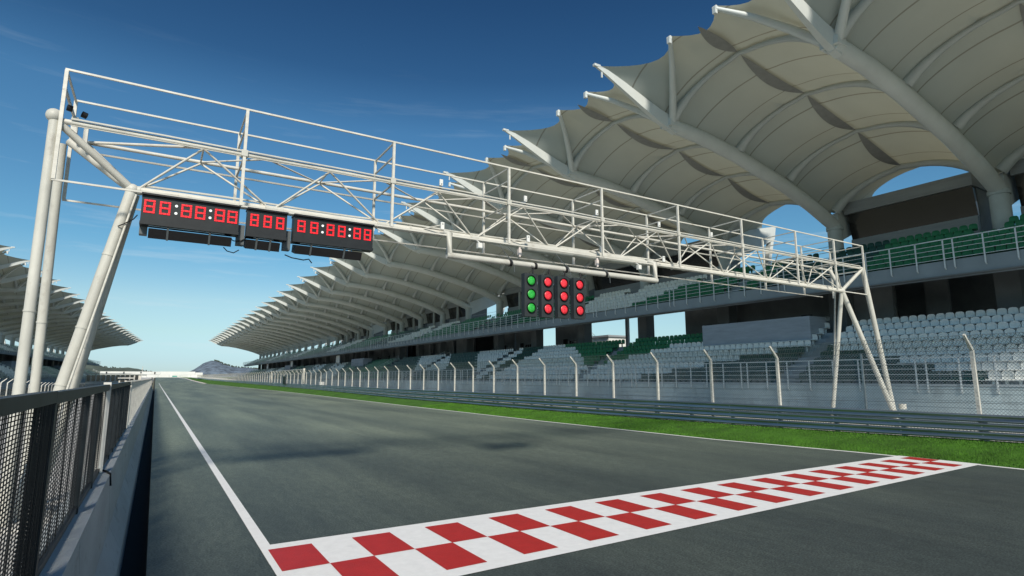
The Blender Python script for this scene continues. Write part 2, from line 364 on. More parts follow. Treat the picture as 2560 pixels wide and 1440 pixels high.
# individual blades, densest where the camera can tell them
b = MB(); vs = []; fs = []
for i in range(60000):
    y = 4.5 + 34 * random.random() ** 1.5; t = random.random() ** .9; x = xe(y) + .02 + (18.55 - xe(y)) * t; t = (x - xe(y)) / (18.62 - xe(y))
    z = zr(y) + (zg(y) - zr(y)) * t; a = random.random() * pi; h = .025 + .035 * random.random(); w = .006 + .00035 * y
    dx, dy = cos(a) * w, sin(a) * w; lx, ly = random.gauss(0, .014), random.gauss(0, .014); k = len(vs)
    vs += [(x - dx, y - dy, z), (x + dx, y + dy, z), (x + lx, y + ly, z + h)]; fs.append((k, k + 1, k + 2))
b.add(vs, fs); b.build('grass', MT['grass'], label='short green grass on the verge beside the track', cat='grass', kind='stuff')

# chequered start line
# white band and red checks, laid a few millimetres above the asphalt
def quad(b, p, z): b.add([(x, y, z) for x, y in p], [(0, 1, 2, 3)])
tl_ = lambda x: (x - 1.29) / 15.3            # the band narrows slightly towards the far side
yo = lambda x: 7.78 + .07 * tl_(x); yu = lambda x: 7.56 + .02 * tl_(x); ym = lambda x: 6.67 + .24 * tl_(x); yl = lambda x: 5.76 + .50 * tl_(x); yn = lambda x: 5.53 + .55 * tl_(x)
b = MB(); quad(b, [(1.22, yn(1.22)), (16.64, yn(16.64)), (16.64, yo(16.64)), (1.22, yo(1.22))], .008); b.build('start_line_band', MT['paint'], kind='structure')
b = MB()
for i in range(31):
    x0 = 1.29 + i * .4935; x1 = x0 + .4935
    lo, hi = (ym, yu) if i % 2 == 0 else (yl, ym)
    quad(b, [(x0, lo(x0)), (x1, lo(x1)), (x1, hi(x1)), (x0, hi(x0))], .012)
b.build('start_line_checks', MT['redpaint'], kind='structure')

# ------------------------------------------------------------------ hills
def hill(name, prof, y0, depth, m, label, seed):
    random.seed(seed)
    import mathutils
    N = 90; rows = []
    for j in range(22):
        t = j / 21; row = []
        for i in range(N):
            x = prof[0][0] + (prof[-1][0] - prof[0][0]) * i / (N - 1); h = lerp(prof, x)
            e = sin(pi * min(1, t * 1.0)) ** .8
            nz = mathutils.noise.fractal(Vector((x * .03, t * 6, seed)), 1.0, 2.1, 6) * 3.2
            row.append((x, y0 + (t - .5) * depth, 1.5 + (h + nz * min(1, h / 12)) * e))
        rows.append(row)
    b = MB(); b.grid(rows, False)
    return b.build(name, m, label=label, cat='hill', kind='structure')
hill('rocky_hill', [(40, 0), (62, 14), (75, 21), (90, 33), (108, 40.5), (118, 39), (134, 32), (152, 26), (170, 24), (210, 21), (300, 20), (420, 10)], 1500, 260, MT['hill'], 'rocky hill', 3)
hill('scrub_hill', [(-700, 20), (-400, 48), (-265, 48), (-200, 44), (-123, 33), (-95, 24), (-66, 21), (-37, 19), (-7, 14), (20, 8), (60, 2)], 1500, 260, MT['hill2'], 'scrub hill', 9)

import mathutils as mu_
b = MB()
for i in range(150):
    x = random.uniform(112, 215); h = lerp([(108, 40.5), (118, 39), (134, 32), (152, 26), (170, 24), (210, 21), (260, 20)], x)
    b.sphere((x, 1500 + random.uniform(-18, 6), 1.5 + h + random.uniform(-1.0, 2.4)), random.uniform(.8, 2.0), 6, 4)
for i in range(120):
    x = random.uniform(-260, 0); h = lerp([(-265, 48), (-200, 44), (-123, 33), (-95, 24), (-66, 21), (-37, 19), (-7, 14), (20, 8)], x)
    b.sphere((x, 1500 + random.uniform(-18, 6), 1.5 + h + random.uniform(-1.5, 1.2)), random.uniform(.7, 1.6), 6, 4)
b.build('distant_trees', MT['hill2'], label='tiny dark trees along the ridges of the far hills', cat='trees', kind='stuff')

# ------------------------------------------------------------------ far end of the straight
t = thing('advertising_wall', (-5, 440, 2), 'long white boarded wall across the far end of the straight', 'wall')
b = MB(); cx = -30
for i in range(9):
    x0 = -29.5 + i * 6.2; b.box((x0, 440, 2.2), (x0 + 6.1, 440.4, 4.1 if i > 3 else 3.6)); b.build('board', MT['boarding'], t); b = MB()
b.box((-29.5, 441, 4.2), (2.5, 442, 6.1)); b.build('upper_board', MT['boarding'], t)
b = MB(); b.box((2.6, 441, 4.12), (22.5, 442, 6.2)); b.build('upper_board', MT['boarding'], t)
b = MB(); b.box((22.6, 441, 3.0), (27, 442, 5.6)); b.build('upper_board', MT['boarding'], t)
for x in (-26.5, -17.5, -8.4, -.8):
    b = MB(); b.box((x, 440.85, 4.5), (x + .7, 440.98, 5.9)); b.build('dark_opening', MT['darkframe'], t)
b = MB(); b.box((9.4, 439.9, 2.7), (12.2, 439.98, 3.5)); b.build('teal_panel', MT['tealsign'], t)
b = MB()
for x in (-29, -20, -10, 0, 10, 20): b.box((x, 442.1, 2.0), (x + .3, 442.4, 6.0))
b.build('support_post', MT['steelw2'], t)
t = thing('mast', (-7.5, 443, 2), 'thin white mast standing behind the far white wall', 'mast')
b = MB(); b.tube([(-7.5, 446, 2), (-7.5, 446, 9.5)], .14); b.build('pole', MT['steelw'], t)
b = MB(); b.box((-7.9, 445.7, 7.6), (-7.1, 446.3, 7.9)); b.build('crossarm', MT['steelw'], t)
# low white marshal huts on the left before the wall
for i, (x, y, w, h) in enumerate([(-7.5, 170, 3.0, 1.9), (-19, 230, 15, 3.3)]):
    t = thing('marshal_hut', (x, y, 0), ['small pale hut nearest the end of the pit wall fence', 'longer pale flat-roofed hut beyond the small one by the far wall'][i], 'hut')
    b = MB(); b.box((x, y, .1), (x + w, y + 3, h - .5)); b.build('wall', MT['whitepost'], t)
    b = MB(); b.box((x - .2, y - .3, h), (x + w + .2, y + 3.3, h + .18)); b.build('roof', MT['boarding'], t)
    for j in range(int(w // 1.3)):
        b = MB(); b.box((x + .3 + j * 1.3, y - .03, 1.0), (x + 1.2 + j * 1.3, y - .002, h - .4)); b.build('window', MT['glass'], t)

# ------------------------------------------------------------------ pit wall and its mesh fence
PWX0, PWX1 = -.62, -.35
b = MB(); prof = [(-.66, -.3), (-.62, .30), (-.60, .92), (-.35, .92), (-.30, .36), (-.17, .10), (-.16, -.3)]
yy = [-4 + 3.02 * i for i in range(0, 41)]
for y0, y1 in zip(yy, yy[1:]):
    y1 -= .012; m = len(prof)
    v = [(x, y0, z + zr(y0) * 0) for x, z in prof] + [(x, y1, z) for x, z in prof]
    b.add(v, [(i, (i + 1) % m, m + (i + 1) % m, m + i) for i in range(m)] + [tuple(range(m)), tuple(range(m, 2 * m))[::-1]])
b.build('pit_wall', MT['wallpaint'], label='low grey concrete pit wall with sloping foot along the left of the track', cat='wall')
t = thing('pit_wall_fence', (-.45, 9, .92), 'dark framed wire mesh fence with white posts on top of the pit wall', 'fence')
FX = -.47
b = MB(); b.box((FX - .03, .2, 1.868), (FX + .03, 3.95, 1.93)); b.box((FX - .03, 3.955, 1.86), (FX + .03, 8.24, 1.925)); b.box((FX - .03, 8.34, 1.86), (FX + .03, 15.1, 1.925)); b.build('top_rail', MT['darkframe'], t)
b = MB(); b.box((FX - .02, .2, .94), (FX + .02, 8.2, .985)); b.box((FX - .02, 8.36, .94), (FX + .02, 15.1, .985)); b.build('bottom_rail', MT['darkframe'], t)
for y, w in [(1.2, .05), (2.25, .05), (3.98, .07), (5.95, .06), (7.2, .035), (9.6, .05), (10.5, .04), (11.3, .05), (12.3, .05), (13.2, .05), (14.2, .05), (15.05, .06)]:
    b = MB(); b.box((FX - .028, y - w / 2, .925), (FX + .028, y + w / 2, 1.86)); b.build('post', MT['darkframe'], t)
b = MB(); b.box((FX - .035, 8.25, .925), (FX + .04, 8.33, 1.95)); b.build('post', MT['whitepost'], t, label='white post')
def wires(y0, y1, dy, dz, th, x, m, name, ph=0):
    b = MB(); n = int((y1 - y0) / dy)
    for i in range(n):
        y = y0 + (i + .5) * dy; wob = .004 * sin(i * 1.3 + ph)
        b.bar((x + wob, y + .006 * sin(i * .7 + ph), .985), (x + .004 * sin(i * .9), y - .004 * sin(i * .5), 1.866), th)
    m_ = int(.87 / dz)
    for j in range(m_):
        z = .99 + (j + .5) * dz; pts = []
        ns_ = max(2, int((y1 - y0) / .35)); 
        for a in range(ns_): 
            ya, yb = y0 + (y1 - y0) * a / ns_, y0 + (y1 - y0) * (a + 1) / ns_
            b.bar((x - th, ya, z + .012 * sin(ya * 2.6)), (x - th, yb, z + .012 * sin(yb * 2.6)), th)
    return b.build(name, m, t)
wires(.25, 3.94, .050, .019, .0038, FX, MT['darkwire'], 'mesh_panel')
wires(3.36, 3.94, .020, .019, .0045, FX + .02, MT['darkwire'], 'mesh_panel', 1)   # overlapping doubled edge
wires(4.02, 8.24, .070, .024, .0042, FX, MT['darkwire'], 'mesh_panel')
wires(8.34, 15.0, .11, .035, .0045, FX, MT['darkwire'], 'mesh_panel')
b = MB(); y = 15.25
while y < 118: b.box((FX - .09, y, .925), (FX + .05, y + .075, 1.93)); y += .95
b.build('white_post_row', MT['whitepost'], t, kind='stuff')
b = MB(); b.add([(FX, 15.2, .95), (FX, 118, .95), (FX, 118, 1.88), (FX, 15.2, 1.88)], [(0, 1, 2, 3)]); b.build('mesh_panel', MT['finemesh'], t)
b = MB(); b.box((FX - .03, 15.2, 1.88), (FX + .035, 118, 1.935)); b.build('top_rail', MT['whitepost'], t)
b = MB(); b.box((FX - .08, 117.5, .3), (FX + .12, 118.2, 2.1)); b.build('end_post', MT['darkframe'], t)
b = MB(); b.tube([(FX + .03, 8.33, .95), (FX + .08, 8.3, .935), (FX + .10, 8.2, .935), (FX + .125, 8.12, .93), (FX + .14, 8.1, .8)], .012, 6)
b.build('cable', MT['cable'], label='short black cable looped over the pit wall at the white post', cat='cable')
for i in range(7):
    pass
# things in the pit lane behind the mesh
t = thing('equipment_case', (-2.6, 7.6, 0), 'white wheeled equipment case standing behind the pit wall mesh', 'case')
b = MB(); b.box((-3.0, 7.4, .12), (-2.3, 8.3, 1.0)); b.build('body', MT['sensorw'], t)
b = MB(); b.box((-3.02, 7.38, .78), (-2.28, 8.32, .82)); b.build('lid_seam', MT['darkframe'], t)
for x in (-2.9, -2.4):
    for y in (7.5, 8.2):
        b = MB(); b.disc((x - .02, y, .06), .06, (1, 0, 0), .04); b.build('wheel', MT['cable'], t)
t = thing('timing_stand', (-3.4, 9.3, 0), 'dark pit timing stand with seats behind the pit wall mesh', 'stand')
b = MB(); b.box((-4.0, 9.0, .55), (-3.0, 10.6, .65)); b.box((-3.1, 9.0, .66), (-3.0, 10.6, 1.35)); b.build('desk', MT['darkframe'], t)
for x, y in ((-3.95, 9.05), (-3.05, 9.05), (-3.95, 10.5), (-3.05, 10.5)):
    b = MB(); b.box((x - .03, y - .03, 0), (x + .03, y + .03, .549)); b.build('leg', MT['darkframe'], t)
t = thing('barrel_drum', (-1.9, 5.0, 0), 'dark barrel standing behind the near mesh panel', 'barrel')
b = MB(); b.tube([(-1.9, 5.0, 0), (-1.9, 5.0, .05), (-1.9, 5.0, .85)], [.27, .29, .29], 20); b.build('body', MT['dispside'], t)
b = MB(); b.tube([(-1.9, 5.0, .28), (-1.9, 5.0, .31)], .305, 20); b.tube([(-1.9, 5.0, .55), (-1.9, 5.0, .58)], .305, 20); b.build('rib', MT['darkframe'], t)
t = thing('pit_canopy', (-9.5, 21, 0), 'grey pit stall with blue and white striped valance behind the mesh', 'canopy')
b = MB(); b.box((-12.4, 20, .1), (-8.2, 24, 1.62)); b.build('cabinet', MT['dispside'], t)
b = MB(); b.box((-12.6, 19.8, 1.63), (-8.0, 24.2, 1.76)); b.build('valance', MT['bluecloth'], t)
b = MB(); b.box((-12.6, 19.8, 1.765), (-8.0, 24.2, 1.86)); b.build('roof', MT['boarding'], t)

# ------------------------------------------------------------------ start gantry
G = thing('start_gantry', (10, 10.9, 0), 'white tubular steel start gantry spanning the whole track', 'gantry')
ZT, ZB = 5.83, 5.03; YF, YBk, YC = 10.5, 11.3, 10.9; XL_, XR_ = -1.6, 21.0
sw = MT['steelw']
b = MB(); b.tube([(XL_ + .1, YF, ZT), (XR_ + .1, YF, ZT)], .042, 10); b.build('top_chord', sw, G)
b = MB(); b.tube([(-1.27, YBk, ZT), (20.45, YBk, ZT)], .033, 8); b.build('top_chord', sw, G)
b = MB(); b.tube([(-.56, YC, ZB), (20.3, YC, ZB)], .068, 12); b.build('bottom_chord', sw, G)
b = MB()
for x in (-.5, 1.7, 4.2, 9.9, 12.3, 14.6, 17.0, 19.6): b.tube([(x, YC, ZB), (x + .05, YC, ZB)], .077, 12); b.build('collar', MT['steelw2'], G); b = MB()
b.tube([(8.4, YC, ZB - .01), (8.9, YC, ZB - .015), (10.0, YC, ZB), (10.8, YC, ZB)], [.10, .13, .115, .09], 10)
b.tube([(6.9, YC, ZB), (7.0, YC, ZB - .03), (8.4, YC, ZB - .02)], [.08, .115, .11], 10)
b.build('cable_wrap', MT['steelw2'], G)
b = MB()
for dz, dy, r in ((.06, -.05, .012), (.045, -.062, .009), (-.045, -.04, .009)): b.tube([(x, YF + dy + .004 * sin(x * 3), ZT + dz - .01 * abs(sin(x * 1.2))) for x in [XL_ + .2 + .6 * i for i in range(38)]], r, 5)
b.build('cable_run', MT['steelw2'], G)
b = MB()
for r_, dz in ((.014, .085), (.01, .10)): b.tube([(x, YC - .03 + .006 * sin(x * 2.7), ZB + dz + .01 * sin(x * 1.9)) for x in [-.4 + .5 * i for i in range(41)]], r_, 5)
b.build('cable_run', MT['steelw2'], G)
xp_ = [1.0 + 2.67 * i for i in range(7)] + [19.2]
xn = [-.54 + 2.085 * i for i in range(11)]
for i in range(10):
    xa, xb = xn[i], xn[i + 1]; xm = (xa + xb) / 2 - (.12 if i < 2 else 0)
    b = MB()
    for x0 in (xa, xb):
        b.tube([(x0 + (.06 if x0 == xa else -.06), YC - .02, ZB + .03), (xm, YF, ZT - .03)], .019, 7)
        b.tube([(x0 + (.06 if x0 == xa else -.06), YC + .02, ZB + .03), (xm, YBk, ZT - .03)], .018, 7)
    b.tube([(xm, YF, ZT), (xm, YBk, ZT)], .016, 6)
    if i < 9: b.tube([(xm, YBk, ZT), (xm + 1.04, YF, ZT)], .016, 6); b.tube([(xm + 1.04, YF, ZT - .02), (xm + 2.085, YBk, ZT - .02)], .016, 6)
    b.build('truss_bracing', sw, G)
for x in xn[1:-1]:
    b = MB(); b.tube([(x - .10, YC, ZB), (x + .10, YC, ZB)], .073, 12); b.tube([(x - .11, YC, ZB), (x - .095, YC, ZB)], .088, 12); b.build('node_sleeve', MT['steelw2'], G)
for x in xp_:
    b = MB(); b.box((x - .05, YF - .095, ZT - .055), (x + .05, YF + .05, ZT + .055)); b.build('post_clamp', MT['steelw2'], G)
b = MB(); b.tube([(-1.3, YBk, ZT), (.33, YF, ZT - .02)], .025, 7); b.build('end_brace', sw, G)
for y, z1 in ((YF, ZT), (YBk, ZT)):
    b = MB(); b.tube([(XL_ + (0.05 if y == YF else .3), y, z1 - .03), (-.56, YC, ZB)], .056, 12); b.build('end_strut', MT['steelw2'], G)
    b = MB(); b.tube([(XR_ if y == YF else 20.4, y, z1 - .02), (20.3, YC, ZB)], .060, 12); b.build('end_strut', MT['steelw2'], G)
b = MB(); b.tube([(20.45, YBk, ZT), (20.5, YBk, ZT - .22), (20.42, 11.15, 5.35), (20.3, YC, ZB)], [.055, .06, .075, .06], 12); b.build('elbow_joint', MT['steelw2'], G)
b = MB(); b.tube([(-1.5, YBk + .03, ZT - .02), (-.6, YC + .10, ZB + .04)], .07, 14); b.build('end_strut', MT['steelw2'], G)
b = MB(); b.sphere((-.57, YC, ZB), .10); b.build('node_joint', MT['steelw2'], G)
b = MB(); b.sphere((20.3, YC, ZB), .11); b.build('node_joint', MT['steelw2'], G)
b = MB(); b.sphere((XL_ - .01, YF, ZT + .06), .108); b.build('leg_cap', MT['steelw2'], G)
legs = [((-1.6, YF, 5.88), (-1.6, YF, 0), .070), ((-1.60, 11.35, 5.75), (-1.60, 11.9, 0), .068),
        ((-.57, YC, ZB), (-1.55, 10.9, -.02), .083), ((-.52, YC + .12, ZB - .05), (-1.40, 11.6, -.02), .06),
        ((20.3, YC, ZB), (20.62, 11.9, -.02), .070), ((20.3, YC, ZB), (22.42, 10.35, -.02), .082), ((21.02, YF, ZT), (22.42, 10.5, -.02), .082)]
for i, (p, q, r) in enumerate(legs):
    b = MB(); b.tube([q, p], r, 16)
    for tt in (.22, .45, .62, .85) if i in (2, 5) else (.5,):
        c = Vector(p).lerp(Vector(q), tt); d = (Vector(q) - Vector(p)).normalized() * .012; b.tube([c - d, c + d], r + .008, 16)
    b.build('leg', MT['steelw2'], G)
b = MB(); b.tube([(-.50, YC - .12, ZB - .1), (-1.45, 10.8, 0)], .018, 6); b.build('conduit', sw, G)
b = MB(); b.tube([(20.42, 11.2, ZB), (20.85, 11.95, 0)], .03, 6); b.build('conduit', sw, G)
for x, y in ((-1.6, YF), (-1.6, 11.9), (-1.55, 10.9), (-1.40, 11.6), (20.62, 11.9), (22.42, 10.4)):
    b = MB(); b.box((x - .22, y - .22, -.16), (x + .22, y + .22, .03)); b.build('base_plate', MT['pit'], G)
b = MB(); b.tube([(22.42, 10.3, .92), (22.42, 10.3, 1.1)], .12, 10); b.build('cap_block', MT['steelw2'], G)
# walkway handrails: posts and rails in front and behind
xp = [-1.52] + [1.0 + 2.67 * i for i in range(7)] + [19.2, 21.02]
for x in xp:
    for y in (YF - .06, 11.6):
        b = MB(); b.box((x - .024, y - .024, 4.90), (x + .024, y + .024, 6.62)); b.build('rail_post', sw, G)
    b = MB()
    for z in (6.62, 6.33, 5.76 if x > -1 else 6.36): b.bar((x, YF - .04, z), (x, 11.58, z), .028)
    b.build('cross_rail', MT['steelw2'], G)
for y in (YF - .06, 11.6):
    for z, w in ((6.635, .03), (4.89, .027)):
        b = MB(); b.bar((-1.54, y, z), (21.05 if z > 6 or y < 11 else 20.3, y, z), w); b.build('hand_rail', sw, G)
b = MB(); b.bar((-1.2, 11.6, 5.76), (20.9, 11.6, 5.76), .03); b.build('hand_rail', MT['steelw2'], G)
# suspended U-shaped pipe carrying the lights
b = MB(); yp = 10.42
b.tube([(4.90, yp + .2, 4.98), (4.90, yp, 4.92), (4.90, yp, 4.50)], .066, 14); b.tube([(4.85, yp, 4.47), (10.77, yp, 4.47)], .064, 14); b.tube([(10.72, yp, 4.50), (10.72, yp, 4.92), (10.72, yp + .2, 4.98)], .066, 14)
b.build('light_carrier_pipe', MT['steelw2'], G)
for x in (6.35, 7.0, 7.85, 9.05):
    b = MB(); b.tube([(x - .03, yp, 4.46), (x + .03, yp, 4.47)], .078, 12); b.build('pipe_clamp', MT['cable'], G)
b = MB()
for x in (6.35, 7.87, 9.05): b.tube([(x, YC - .05, 4.96), (x, 10.6, 4.7), (x + .02, yp - .08, 4.5), (x + .05, yp - .1, 4.38), (x + .06, yp - .1, 4.25)], .008, 6)
b.tube([(6.6, YC, 4.95), (6.72, 10.6, 4.62), (6.9, yp - .1, 4.42)], .007, 6)
b.build('hanging_cable', MT['dispside'], G)
b = MB()
for x in (6.75, 9.0): b.box((x - .04, 10.62, 4.72), (x + .03, 10.69, 4.86)); b.tube([(x, 10.65, 4.9), (x - .01, 10.63, 4.68)], .025, 8)
b.build('cable_gland', MT['kerb'], G)
# clamp lamp at the left end of the top rail
b = MB(); b.box((-1.45, 11.0, 5.86), (-1.38, 11.07, 6.12)); b.box((-1.30, 11.0, 5.70), (-1.24, 11.06, 6.02)); b.build('bracket', sw, G)
b = MB(); b.disc((-1.46, 10.9, 6.2), .05, (-1, -.3, .1), .07); b.build('bracket_lamp', MT['cable'], G); b = MB(); b.disc((-1.34, 10.95, 6.17), .05, (1, .4, -.2), .07); b.build('bracket_lamp', MT['cable'], G)

# ------------------------------------------------------------------ timing displays hanging on the gantry
def seg_digit(x, z, w, h, y, parent):
    b = MB(); th = .027; g = .006
    def rect(x0, z0, x1, z1): b.box((x0, y - .006, z0), (x1, y, z1))
    for zz in (z - h / 2, z - th / 2, z + h / 2 - th):
        nseg = 3; ww = (w - (nseg - 1) * g) / nseg
        for k in range(nseg): rect(x - w / 2 + k * (ww + g), zz, x - w / 2 + k * (ww + g) + ww, zz + th)
    hh = h / 2 - th * 1.5 - g
    for xx in (x - w / 2, x + w / 2 - th):
        for z0 in (z - h / 2 + th + g, z + th / 2 + g):
            for k in range(2): rect(xx, z0 + k * (hh - g) / 2 * 1.03, xx + th, z0 + k * (hh - g) / 2 * 1.03 + (hh - 2 * g) / 2)
    return b.build('digit', MT['digit'], parent)
def display(x0, x1, digs, cols, label, lb):
    yF = 10.36; zt, zb = 4.83, 4.41
    t = thing('timing_display', ((x0 + x1) / 2, yF, zb), label, 'display', 'red digit timing displays on the gantry')
    b = MB(); b.box((x0, yF, zb), (x1, yF + .20, zt)); b.build('housing', MT['dispblk'], t)
    b = MB(); b.box((x0 - .01, yF - .05, zt + .003), (x1 + .01, yF + .22, zt + .03)); b.build('hood', MT['dispblk'], t); b = MB(); b.box((x0 - .006, yF - .03, zb - .05), (x1 + .006, yF + .18, zb - .003)); b.build('bottom_lip', MT['dispblk'], t)
    b = MB(); b.box((x0, yF + .01, zb + .025), (x1, yF + .02, zb + .035)); b.bar((x0 + .12, yF + .02, zb - .058), (x1 - .2, yF + .02, zb - .058), .012); b.build('edge_trim', MT['galv'], t)
    W_ = x1 - x0; zc = (zt + zb) / 2 + .035
    for f in digs: seg_digit(x0 + f * W_, zc, (.148 if x0 < 0 else .135) if W_ > 1 else .13, .21, yF - .003, t)
    for f in cols:
        for dz in (.06, -.06):
            b = MB(); b.disc((x0 + f * W_, yF - .002, zc + dz), .021, (0, -1, 0), .006); b.build('colon_dot', MT['dot'], t)
    # tilted lamp tray below
    a0, a1 = lb
    b = MB(); b.add([(a0, yF + .02, zb - .10), (a1, yF + .02, zb - .10), (a1, yF + .36, zb - .02), (a0, yF + .36, zb - .02), (a0, yF + .10, zb - .24), (a1, yF + .10, zb - .24), (a1, yF + .42, zb - .15), (a0, yF + .42, zb - .15)],
          [(0, 1, 2, 3), (4, 7, 6, 5), (0, 4, 5, 1), (1, 5, 6, 2), (2, 6, 7, 3), (3, 7, 4, 0)]); b.build('lamp_tray', MT['cable'], t)
    for k in (.22, .72) if W_ > 1 else (.3, .7):
        x = a0 + (a1 - a0) * k; b = MB(); b.bar((x, yF - .0, zb - .06), (x, yF + .11, zb - .245), .03); b.build('tray_bracket', MT['dispside'], t)
    b = MB(); b.box((x0 - .005 if W_ > 1 and x0 < 0 else x0 - .13, yF + .16, zb - .17), (x0 + .10 if x0 < 0 else x0 - .01, yF + .32, zb - .03 if x0 < 0 else zb + .17)); b.build('power_box', MT['dispside'], t)
    for k in (.15, .85):
        b = MB(); x = x0 + W_ * k; b.tube([(x, yF + .12, zt), (x, yF + .4, zt + .06), (x, YC, ZB - .02)], .018, 6); b.build('mounting_arm', MT['galv'], t)
    return t
S6 = (.077, .228, .441, .584, .788, .925)
display(-.40, .985, S6, (.338, .688), 'leftmost timing display with six red digits in three pairs', (-.28, .90))
display(1.11, 1.745, (.176, .505, .824), (), 'short middle timing display with three red digits', (1.12, 1.66))
display(1.86, 3.285, (.09, .245, .445, .588, .788, .926), (.347, .69), 'timing display with six red digits nearest the start lights', (1.92, 3.10))
b = MB(); b.tube([(.86, 10.5, 4.33), (.94, 10.48, 4.28), (1.05, 10.5, 4.30), (1.13, 10.5, 4.36)], .009, 5); b.tube([(.80, 10.6, 4.18), (.86, 10.6, 4.12), (.96, 10.6, 4.10), (1.04, 10.6, 4.16)], .009, 5)
b.tube([(-.45, 10.6, 4.55), (-.5, 10.7, 4.5), (-.62, 10.75, 4.42), (-.7, 10.8, 4.38)], .009, 5); b.tube([(1.78, 10.6, 4.16), (1.9, 10.6, 4.12), (2.1, 10.6, 4.10), (2.2, 10.62, 4.13), (2.25, 10.6, 4.06)], .011, 5)
b.build('display_cable', MT['cable'], label='black cables sagging between the timing displays', cat='cable')

# ------------------------------------------------------------------ start lights
def signal(i, xc, w, top, bot, lens, label):
    yF = 10.26
    t = thing('start_light', (xc, yF, bot), label, 'signal light', 'start lights hanging under the gantry')
    ang = 0.0; ca, sa = cos(ang), sin(ang)
    def R(x, y, z): dx, dy = x - xc, y - yF; return (xc + dx * ca - dy * sa, yF + dx * sa + dy * ca, z)
    b = MB(R); b.box((xc - w / 2, yF, bot), (xc + w / 2, yF + .13, top)); b.build('housing', MT['housing'], t)
    b = MB(R); b.box((xc - w / 2 + .03, yF + .131, bot + .03), (xc + w / 2 - .03, yF + .15, top - .03)); b.build('back_plate', MT['housing'], t)
    for k in range(3):
        z = top - .155 - k * .298
        b = MB(R); b.tube([(xc, yF + .005, z), (xc, yF - .035, z)], .112, 24, caps=False); b.tube([(xc, yF - .035, z), (xc, yF + .004, z)], .103, 24, caps=False); b.build('lens_ring', MT['cable'], t)
        b = MB(R); b.disc((xc, yF - .004, z), .100, (0, -1, 0), .006, 24, .012); b.build('lens', lens, t)
    b = MB(R); b.tube([(xc + w / 2 - .03, yF + .1, top), (xc + w / 2 - .03, yF + .14, 4.46)], .02, 8); b.build('hanger', MT['cable'], t)
    b = MB(R)
    for z in (top - .2, bot + .18): b.box((xc + w / 2, yF + .05, z), (xc + w / 2 + .05, yF + .09, z + .03))
    b.build('link_bracket', MT['galv'], t)
signal(0, 6.79, .325, 4.25, 3.31, MT['greenlens'], 'start light with three green lenses, leftmost of the four')
signal(1, 7.23, .325, 4.255, 3.315, MT['redlens'], 'start light with three red lenses beside the green one')
signal(2, 7.67, .325, 4.265, 3.325, MT['redlens'], 'red start light between two other red ones')
signal(3, 8.12, .325, 4.27, 3.33, MT['redlens'], 'rightmost start light with three red lenses')

# sensors clipped to the gantry
lab = ['by the third handrail bay', 'left of the middle', 'over the start lights', 'right of the start lights', 'furthest to the right']
for j, x in enumerate([4.7, 6.77, 8.84, 10.95, 13.0]):
    t = thing('sensor_box', (x, 10.44, 5.88), 'white sensor box on the gantry top chord, ' + lab[j], 'sensor', 'white sensor boxes on the gantry')
    b = MB(); b.box((x - .035, 10.42, 5.92), (x + .035, 10.45, 6.05)); b.build('case', MT['sensorw'], t)
    b = MB(); b.disc((x + .005, 10.419, 5.95), .012, (0, -1, 0), .004, 12); b.build('eye', MT['cable'], t)
    b = MB(); b.box((x - .025, 10.45, 5.86), (x + .025, 10.5, 5.92)); b.bar((x - .09, 10.47, 5.9), (x + .03, 10.47, 5.9), .02); b.build('clamp', MT['galv'], t)
lab = ['left of the lights pipe', 'over the green start light', 'over the red start lights', 'at the right end of the lights pipe']
for j, x in enumerate([4.83, 6.96, 9.11, 11.26]):
    t = thing('sensor_box', (x, 10.65, 5.05), 'white sensor box on the bottom chord, ' + lab[j], 'sensor', 'white sensor boxes on the gantry')
    b = MB(); b.box((x - .04, 10.60, 5.05), (x + .035, 10.63, 5.20)); b.build('case', MT['sensorw'], t)
    b = MB(); b.disc((x, 10.599, 5.16), .012, (0, -1, 0), .004, 12); b.build('eye', MT['cable'], t)
    b = MB(); b.tube([(x, 10.64, 5.15), (x - .35, 10.86, 5.06)], .012, 6); b.build('arm', sw, t)
for j, (x, l) in enumerate([(5.73, 'left one'), (10.4, 'right one')]):
    b = MB(); b.box((x - .05, 10.62, 4.76), (x + .05, 10.70, 4.88)); b.bar((x, 10.66, 4.88), (x, 10.8, 4.98), .02)
    b.build('junction_box', MT['sensorw'], loc=(x, 10.66, 4.8), label='small white junction box under the bottom chord by the lights pipe, ' + l, cat='junction box')

# ------------------------------------------------------------------ guard rail
t = thing('guard_rail', (18.5, 60, 0), 'galvanised triple guard rail along the far side of the grass verge', 'guard rail')
ZTp = [(-10, 1.06), (31, 1.07), (49, 1.04), (78, 1.10), (107, 1.13), (162, 1.28), (268, 1.7), (350, 2.4), (420, 2.9)]
def wbeam(ztop, y0, y1, h):
    prof = [(0, 0), (-.045, .10), (-.05, .22), (-.005, .42), (-.005, .58), (-.05, .78), (-.045, .90), (0, 1.0)]
    b = MB(); ys_ = [y for y in YS if y0 <= y <= y1]
    H_ = lambda y: (zt(y) - zg(y)) * .333 * .92
    b.grid([[(18.5 + px, y, ztop(y) - H_(y) + H_(y) * pz) for px, pz in prof] for y in ys_])
    return b
zt = lambda y: lerp(ZTp, y)
for k in range(3):
    wbeam(lambda y, k=k: zt(y) - k * (zt(y) - zg(y) - .01) * .333, -5, 340, None).build('rail_beam', MT['galv'], t)
y = -3.2; i = 0
while y < 180 and i < 95:
    b = MB(); b.box((18.53, y, zg(y) - .2), (18.63, y + .1, zt(y) - .03)); b.build('rail_post', MT['galv'], t); y += 1.95; i += 1
b = MB(); y = -3.1
while y < 70:
    for k in range(3): b.disc((18.49, y, zt(y) - .10 - k * (zt(y) - zg(y) - .02) * .333), .018, (-1, 0, 0), .012, 8)
    y += 1.95
b.build('bolt_heads', MT['steelw2'], t, kind='stuff')

